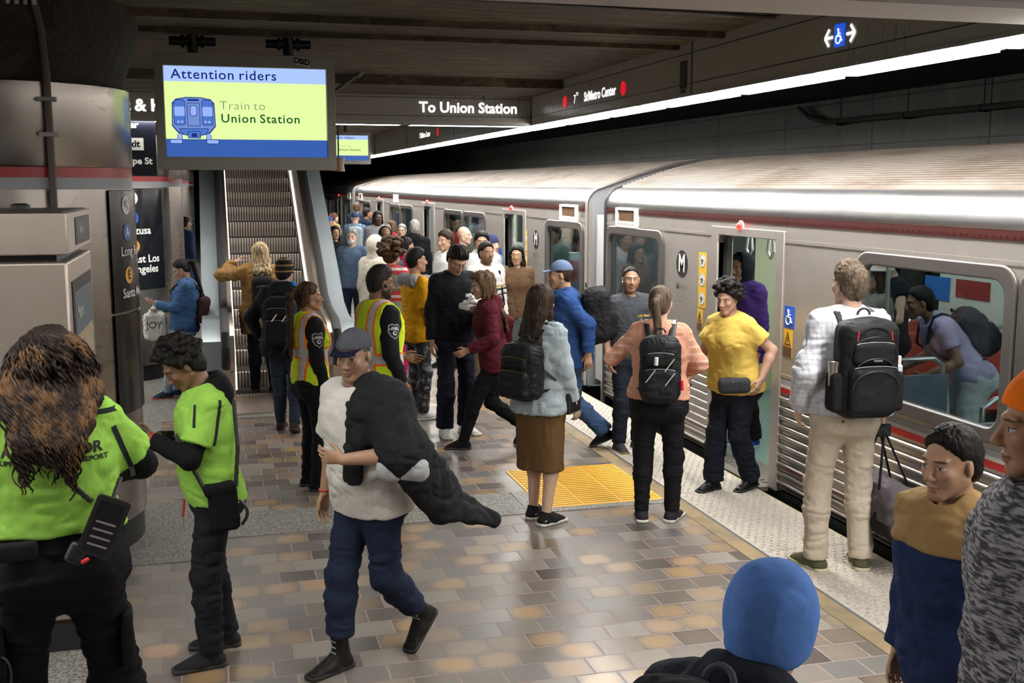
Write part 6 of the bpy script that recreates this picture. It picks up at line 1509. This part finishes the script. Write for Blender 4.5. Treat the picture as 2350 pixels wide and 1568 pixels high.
for sg in (-1, 1): 
    d = SDF(); h = p.wri[1] + V3(.0, .0, -.075)
    for a_, b_ in ((h + V3(0, -.03, 0), c + V3(sg * .09, -.11, .12)), (h + V3(0, .03, 0), c + V3(sg * .09, .11, .12)), (h + V3(0, -.03, 0), h + V3(0, .03, 0)), (c + V3(sg * .09, -.11, .12), c + V3(sg * .118, -.11, -.10)), (c + V3(sg * .09, .11, .12), c + V3(sg * .118, .11, -.10))): d.ecap(a_, b_, (.016, .005), (.016, .005), (0, 1, 0), .004)
    p.mesh(d, 'handle', C_((.018, .018, .02)), t, vox=.0055)
b = MB(); b.cyl((c + V3(0, -.285, -.10)) * p.S, (c + V3(0, -.30, -.15)) * p.S, .012, 8); b.build('buckle', M_BLACK, t)

# ---- people close to the camera at the right edge and bottom
p = Person('person in tan shirt and navy jacket with dark hair walking left at the right edge', 2.25, 2.86, 100, 1.62, 'm', .98, vox=.006, head=(4, 6, 0), lean=4, feet=((-.09, .22, 0, 0), (.09, -.2, .03, 0, 15)))
p.body(skn(T_MED, beard=.15)); p.top('tan_shirt', C_((.30, .19, .08)), t=.012, sleeve=1.2, hem=-.05, neck=.055, collar=.02); p.top('tan_shawl', C_((.30, .19, .08)), t=.034, sleeve=0, hem=.41, neck=.055, wr=.012); p.top('navy_jacket', C_((.016, .028, .085)), t=.026, sleeve=1.95, loose=.024, hem=-.14, wr=.012, neck=.095); p.trousers('jeans', C_((.03, .05, .11)), t=.014); p.shoes(C_(BLK), S_WHITE); p.hair(HB, 'short', .014, .006)
p = Person('person in bright orange beanie and marled grey jumper at the right edge', 2.02, 2.25, 62, 1.86, 'm', 1.1, vox=.006, head=(0, 5, 0), L=dict(w=(-.28, .14, .92)))
m = cloth('marled_grey_knit', (.13, .13, .155)); m.set('Base Color', m.mix(m.noise(m.scale(m.pp, (1, 1, 5)), 26, 3).step(.4, .62), (.05, .05, .062), (.30, .29, .32)))
p.body(skn(T_TAN)); p.top('jumper', m.m, t=.03, sleeve=1.95, loose=.03, hem=-.12, wr=.014); p.trousers('trousers', C_((.03, .05, .10)), t=.02); p.shoes(C_(BLK), S_BLACK); p.hair(HB, 'long', .012, .006, .16); p.cap(C_((.92, .20, .012)), None, .055, .022, 'beanie', beanie=True, wr=.004)
p = Person('person in bright blue beanie and dark jacket nearest the camera at the bottom', .82, 1.75, -58, 1.63, 'm', 1.05, vox=.006, lean=27, head=(10, 0, 0))
p.body(skn((.40, .22, .15))); p.top('jacket', C_((.014, .017, .026)), t=.035, sleeve=1.95, loose=.03, hem=-.12, wr=.014, hood=True); p.trousers('trousers', C_(BLK), t=.02); p.shoes(C_(BLK), S_BLACK); p.hair(HB, 'short', .008); p.cap(C_((.085, .19, .50), color2=(.075, .16, .43)), None, -.015, .026, 'beanie', beanie=True, wr=.005)
backpack(p, 'dark rucksack with grey straps on the person in the blue beanie', C_((.013, .015, .02)), C_((.08, .08, .10)), (.15, .09, .21), (0, .32))
# ================================================================ THE CROWD FARTHER ALONG THE PLATFORM
def man(label, x, y, rz, H, sex, tone, hair, top, bot, style='short', fat=1., head=(0, 0, 0), sleeve=1.95, hood=False, shoes=BLK, hem=-.08, beard=0., vox=.009, th=.014, length=.3, **k):
    p = Person(label, x, y, rz, H, sex, fat, vox=vox, head=head, **k)
    p.body(skn(tone, beard=beard)); m = top if not isinstance(top, tuple) else C_(top)
    p.topo = p.top('jacket' if sleeve > 1 else 't_shirt', m, t=.020, sleeve=sleeve, loose=.018, hem=hem, wr=.010, hood=hood)
    p.trousers('trousers', C_(bot), t=.012, wr=.010); p.shoes(C_(shoes), S_WHITE if sum(shoes) > .3 else S_BLACK)
    if hair: p.hair(hair, style, th, .004 if style == 'short' else .008, length)
    return p
NAVY = (.02, .03, .06)
# woman leaning by the second column
p = Person('woman in blue denim jacket and pale jeans leaning by the column with a phone', -.36, 12.55, 86, 1.57, 'f', 1.18, vox=.007, lean=-6, neck=10, head=(0, 30, 0), feet=((-.10, .20, 0, 4), (.08, .10, 0, -6)), pel=(0, -.02), L=dict(w=(-.10, .28, 1.16), h=(-.7, -.5, -.8), n=(.3, 0, 1), f=(.3, .9, .3)), R=dict(w=(.10, .24, 1.08), h=(.7, -.5, -.6), n=(-.4, 0, 1)))
p.body(skn(T_MED, closed=.7)); p.top('denim_jacket', C_((.035, .085, .19), color2=(.06, .13, .26), weave=.08), t=.022, sleeve=1.95, loose=.020, hem=-.06, wr=.013, collar=.03); p.trousers('jeans', C_((.20, .30, .38), color2=(.13, .20, .27), weave=.08), t=.012, wr=.010); p.shoes(C_((.02, .03, .05)), flat('red_sole', (.4, .05, .04), .5), 'sneaker'); p.hair(HB, 'pony', .009, .003, .30)
phone(p, 0, 'phone held by the woman in the denim jacket', mat=flat('pink_case', (.5, .32, .28), .4))
d = SDF(); d.ell(p.hp(-.079, .004, -.02), (.006, .007, .012), p.Rh); p.mesh(d, 'earbud', S_WHITE, vox=.004)
backpack(p, 'small floral backpack on the woman in the denim jacket', C_((.035, .022, .022), color2=(.22, .07, .05)), None, (.12, .07, .16), (0, .20), pocket=False)
t = p.at('carrier_bag', 'white plastic carrier bag reading JOY hanging from the hands of the woman in denim', 'bag'); c = p.T(.06, .34, -.06); d = SDF(); d.rbox(c, (.05, .14, .17), None, .05); d.ecap(c + V3(0, .0, .13), c + V3(.0, -.03, .30), (.10, .035), (.03, .02), (0, 1, 0), .05); bo = p.mesh(d, 'bag_body', Mat('white_carrier_plastic', (.60, .59, .54), .4).m, t, vox=.007, wr=.016, wsc=(14, 14, 14)); 
p.decal(bo, text_mesh('JOY', .10, .002), flat('dark_bag_print', (.05, .05, .05), .6), c + V3(-.02, 0, .02), (-1, .12, 0), 'bag_lettering', off=.003)
# going up the escalator
p = Person('blond woman in tan fur coat with black backpack boarding the escalator', .50, 12.45, 3, 1.66, 'f', 1.15, z=.04, vox=.007, head=(0, 6, 0), L=dict(w=(-.28, .10, 1.52), h=(-1, -.2, -.2), f=(.7, .2, .6)), R=dict(w=(.30, .10, .98), h=(.8, -.6, 0)), feet=((-.1, .05, 0, 0), (.1, -.1, 0, 0)))
p.body(skn(T_LIGHT)); p.top('fur_coat', C_((.26, .145, .05), color2=(.36, .21, .09)), t=.035, sleeve=1.9, loose=.035, hem=-.22, flare=.02, wr=.022, neck=.05); p.trousers('trousers', C_(BLK)); p.shoes(C_(BLK), S_BLACK); p.hair(HBL, 'long', .020, .012, .08, wsc=(40, 40, 20))
backpack(p, 'slim black backpack on the blond woman at the escalator', C_((.012, .012, .014)), None, (.13, .08, .22), (0, .22))
p = Person('man in black jacket and striped beanie walking to the escalator with a black pack', .62, 10.45, -14, 1.64, 'm', 1.15, vox=.007, lean=5, head=(-10, 16, 0), feet=((-.09, .14, 0, 0), (.09, -.10, .03, 0, 20)), L=dict(w=(-.28, .16, .95), h=(-1, -.5, 0)))
p.body(skn(T_MED)); p.top('jacket', C_((.014, .014, .018)), t=.03, sleeve=1.95, loose=.024, hem=-.14, wr=.013, hood=True); p.trousers('jeans', C_((.022, .03, .05)), t=.012, wr=.010); p.shoes(C_((.04, .03, .028)), S_BLACK, 'boot'); p.hair(HB, 'short', .010)
m = cloth('striped_beanie_knit', (.014, .014, .015)); x, y, z = m.xyz(m.pp); m.set('Base Color', m.mix((z / .055).fract().gt(.72), m.cl, (.24, .15, .07))); p.cap(m.m, None, .02, .020, 'beanie', beanie=True)
d = SDF(); d.ecap(p.T(-.07, -.05, .57), p.T(.09, -.07, .56), (.045, .05), (.045, .05), (0, 1, 0), .03); p.mesh(d, 'scarf', C_((.02, .17, .50)), vox=.008, wr=.008)
t, at, M = backpack(p, 'black sports backpack with white marks on the man in the striped beanie', C_((.012, .012, .014)), None, (.16, .11, .25), (0, .20))
b = MB()
for q in (-.05, .05): b.tube([at(q, -.175, .02) * p.S, at(q + .05, -.175, .09) * p.S], .006, 5)
b.build('white_marks', M_LETTER, t)
man('person in dark blue top standing far beyond the escalator left side', -.50, 22.3, -60, 1.72, 'm', T_MED, HB, (.02, .035, .09), (.05, .08, .15))
# right of the escalator
p = man('person in cream hooded sweatshirt with the hood up beside the escalator', 1.86, 13.0, -52, 1.74, 'm', T_MED, None, (.52, .48, .40), (.09, .085, .075), fat=1.1, hem=-.10); p.hood(C_((.55, .51, .43)), t=.022)
def stripe_mat():
    m = cloth('striped_poncho_knit', (.22, .20, .15)); x, y, z = m.xyz(m.pp); f = (z / .30).fract(); c = m.mix(f.gt(.52), m.cl, (.42, .04, .045)); c = m.mix((z / .075).fract().gt(.6) * f.gt(.5), c, (.50, .45, .40)); m.set('Base Color', m.mix(f.gt(.9), c, (.16, .14, .08))); return m.m
p = man('woman with voluminous brown hair and red striped poncho behind the vest guard', 1.92, 12.2, -40, 1.68, 'f', T_MED, None, stripe_mat(), (.42, .012, .13), fat=1.2, hem=-.20); p.curls(hair_mat('dark_auburn_hair', (.055, .024, .010)), 150, 1.45, .016, 12, .03)
d = SDF(); d.ell(p.hp(0, .078, -.062), (.052, .034, .042), p.Rh); p.mesh(d, 'face_mask', C_((.30, .46, .55)), vox=.008)
p = man('woman in magenta jacket with dark hair tied back, in profile', 2.50, 14.6, -64, 1.64, 'f', T_MED, HB, (.46, .015, .06), NAVY, 'bun'); backpack(p, 'grey backpack on the woman in the magenta jacket', C_((.06, .065, .09)), None, pocket=False)
p = man('person in black balaclava and grey jacket facing the camera', 2.40, 15.8, 188, 1.74, 'm', T_BROWN, None, (.17, .175, .19), NAVY, hood=True); p.hood(C_((.016, .017, .02)), t=.018); d = SDF(); d.ell(p.hp(0, .05, -.08), (.066, .062, .045), p.Rh); p.mesh(d, 'face_cover', C_((.012, .012, .014)), vox=.008)
man('man with short dreads and grey hooded sweatshirt facing the camera', 3.05, 21.0, 188, 1.84, 'm', T_DARK, HB, (.20, .20, .215), NAVY, 'dreads', hood=True, fat=1.1)
p = man('grey haired person in white face mask and blue shirt by the escalator', 1.98, 16.3, 160, 1.69, 'm', T_LIGHT, HGR, (.12, .18, .28), NAVY); d = SDF(); d.ell(p.hp(0, .072, -.062), (.055, .040, .045), p.Rh); p.mesh(d, 'face_mask', C_((.62, .62, .62)), vox=.008)
man('woman in black top with long dark hair close to the escalator rail', 2.02, 19.0, 196, 1.64, 'f', T_MED, HB, BLK, BLK, 'long_front', length=.25)
p = man('person in washed denim jacket and blue cap with a pale backpack seen from behind', 2.92, 23.4, -8, 1.77, 'm', T_LIGHT, None, (.10, .16, .26), NAVY, fat=1.1); p.cap(C_((.03, .05, .13)), C_((.03, .05, .13)), .03); backpack(p, 'pale grey backpack on the person in washed denim', C_((.30, .34, .36)), None, pocket=False)
man('man in navy suit with cropped hair talking in profile', 3.42, 25.2, -82, 1.82, 'm', T_TAN, HB, (.014, .02, .045), NAVY, th=.008)
p = man('man with short brown hair and white collar seen from behind far along', 3.62, 28.6, -20, 1.88, 'm', T_LIGHT, HBR, (.02, .03, .05), NAVY); d = SDF(); d.cone(p.T(0, -.012, .52), p.T(0, -.005, .56), .074, .070, .01, flat1=True); p.mesh(d, 'shirt_collar', C_((.65, .65, .65)), vox=.008)
man('woman in tan coat with reddish hair laughing near the far car', 2.86, 27.0, -60, 1.66, 'f', T_LIGHT, hair_mat('reddish_hair', (.09, .03, .022)), (.34, .26, .12), NAVY, 'bun')
p = man('person in royal blue cap behind the escalator rail', 2.42, 24.0, -70, 1.66, 'm', T_MED, None, (.15, .12, .07), NAVY); p.cap(C_((.03, .07, .30)), C_((.03, .07, .30)), .035)
p = man('man in grey baseball cap and black hooded jacket seen from behind', 3.15, 17.6, -20, 1.78, 'm', T_LIGHT, HGR, BLK, NAVY, hood=True, fat=1.15); p.cap(C_((.22, .23, .22)), C_((.22, .23, .22)), .03)
man('small person in red jacket with reddish hair near the car door', 3.46, 21.9, 100, 1.63, 'f', T_LIGHT, HBR, (.42, .02, .03), NAVY, 'long', length=.2)
p = man('grey haired person in glasses standing behind the grey cap man', 3.28, 19.6, 160, 1.64, 'f', T_LIGHT, HGR, (.28, .28, .28), NAVY); p.glasses(M_BLACK)
man('bald man in dark jacket gazing to the right', 3.38, 15.0, -128, 1.76, 'm', T_LIGHT, None, (.035, .025, .018), NAVY, fat=1.1)
man('man with tousled dark hair and white shirt turned to the left', 2.86, 13.7, 112, 1.76, 'm', T_MED, HDB, (.55, .54, .52), NAVY, th=.026, head=(10, 5, 0))
m = cloth('white_striped_jumper', (.60, .59, .57)); x, y, z = m.xyz(m.pp); k_ = ((z - 1.19).abs().lt(.012)).mx((z - 1.13).abs().lt(.008)); c = m.mix(k_, m.cl, (.03, .035, .06)); m.set('Base Color', m.mix((z - 1.225).abs().lt(.014), c, (.40, .30, .12)))
p = man('man in white jumper with dark chest stripes facing the camera', 2.92, 11.85, 196, 1.71, 'm', T_TAN, HB, m.m, (.17, .14, .09), beard=.6, fat=1.08, shoes=(.6, .58, .55)); d = SDF(); d.ecap(p.T(-.10, .13, .50), p.T(-.16, .14, .1), (.016, .005), (.016, .005), (1, 0, 0), .004); p.mesh(d, 'shoulder_strap', C_(BLK), vox=.007)
man('man with black tousled hair and pale grey hooded sweatshirt behind the striped jumper', 3.20, 13.2, 170, 1.76, 'm', T_TAN, HB, (.46, .48, .50), NAVY, th=.024, hood=True)
p = man('blond woman in navy beanie and denim jacket by the open car door', 3.50, 13.9, -150, 1.68, 'f', T_LIGHT, HBL, (.11, .15, .22), NAVY, 'long', length=.2); p.cap(C_((.03, .035, .09)), None, .03, .02, 'beanie', beanie=True)
p = man('woman in brown top with glasses and long black hair by the yellow notice', 3.40, 12.3, 160, 1.64, 'f', T_MED, HB, (.11, .065, .035), NAVY, 'long_front', length=.28); p.glasses(M_GOLD)
p = man('person in glasses looking out of the middle door of the second car', 4.55, 21.3, 130, 1.74, 'm', T_TAN, HB, (.02, .04, .08), NAVY); p.glasses(M_BLACK)
# riders inside the train
man('rider in pale grey hooded top behind the end window of car 581', 4.75, 10.2, 30, 1.70, 'm', T_MED, None, (.36, .38, .40), NAVY, hood=True).hood(C_((.36, .38, .40)))
man('rider in red top behind the end window of car 581', 4.95, 10.85, 150, 1.66, 'f', T_MED, HB, (.40, .03, .05), NAVY, 'long')
p = man('rider in grey cap behind the end window of car 582', 4.75, 13.3, 60, 1.76, 'm', T_MED, HGR, (.45, .46, .46), NAVY); p.cap(C_((.26, .28, .30)), C_((.26, .28, .30)), .035)
man('rider in teal top standing in the near door of car 582', 4.8, 15.3, 120, 1.74, 'm', T_TAN, HB, (.12, .25, .25), NAVY)
man('rider with dark hair and white shirt behind a paired window of car 582', 4.7, 17.6, 60, 1.76, 'm', T_LIGHT, HB, (.5, .5, .52), NAVY)
man('rider in striped top behind the first paired window of car 582', 4.8, 19.2, 120, 1.70, 'f', T_LIGHT, HBR, (.45, .36, .30), NAVY, 'long')
man('rider in bright green behind the farther paired window of car 582', 4.75, 25.4, 90, 1.72, 'm', T_MED, HB, (.12, .45, .06), NAVY)
p = Person('woman rider in dark dress and pale sun hat inside the big window', 5.35, 8.05, 80, 1.68, 'f', 1.05, vox=.008)
p.body(skn(T_TAN)); p.top('jacket', C_((.20, .19, .17)), t=.02, wr=.01); p.trousers('trousers', C_((.10, .02, .03))); p.shoes(C_(BLK), S_BLACK); p.hair(HDB, 'long'); d = SDF(); d.ell(p.hp(0, -.01, .075), (.15, .16, .016), p.Rh); d.ell(p.hp(0, -.015, .10), (.09, .10, .07), p.Rh); p.mesh(d, 'sun_hat', C_((.50, .46, .40)), vox=.008)
p = man('man rider in black vest in profile inside the big window', 5.95, 8.75, 88, 1.74, 'm', T_LIGHT, HB, (.018, .016, .02), NAVY, sleeve=.2, fat=1.15, L=dict(w=(-.2, .3, 1.15), h=(-.5, -.3, -1)))
p = Person('rider in lilac tie-dye top leaning over with a black backpack inside the big window', 5.50, 7.0, 75, 1.72, 'f', 1.0, vox=.008, lean=38, head=(0, 10, 0), L=dict(w=(-.2, .42, .95)), R=dict(w=(.2, .45, .95)))
p.body(skn(T_BROWN)); p.top('tie_dye_top', C_((.40, .36, .55), color2=(.25, .22, .42)), t=.02, sleeve=.6, hem=-.06, wr=.01); p.trousers('pale_trousers', C_((.50, .55, .55)), t=.03, wide=.03); p.shoes(C_(BLK), S_WHITE); p.hair(HB, 'short'); backpack(p, 'black backpack on the leaning rider inside the big window', C_((.02, .02, .026)), None, (.14, .09, .2), (0, .25))
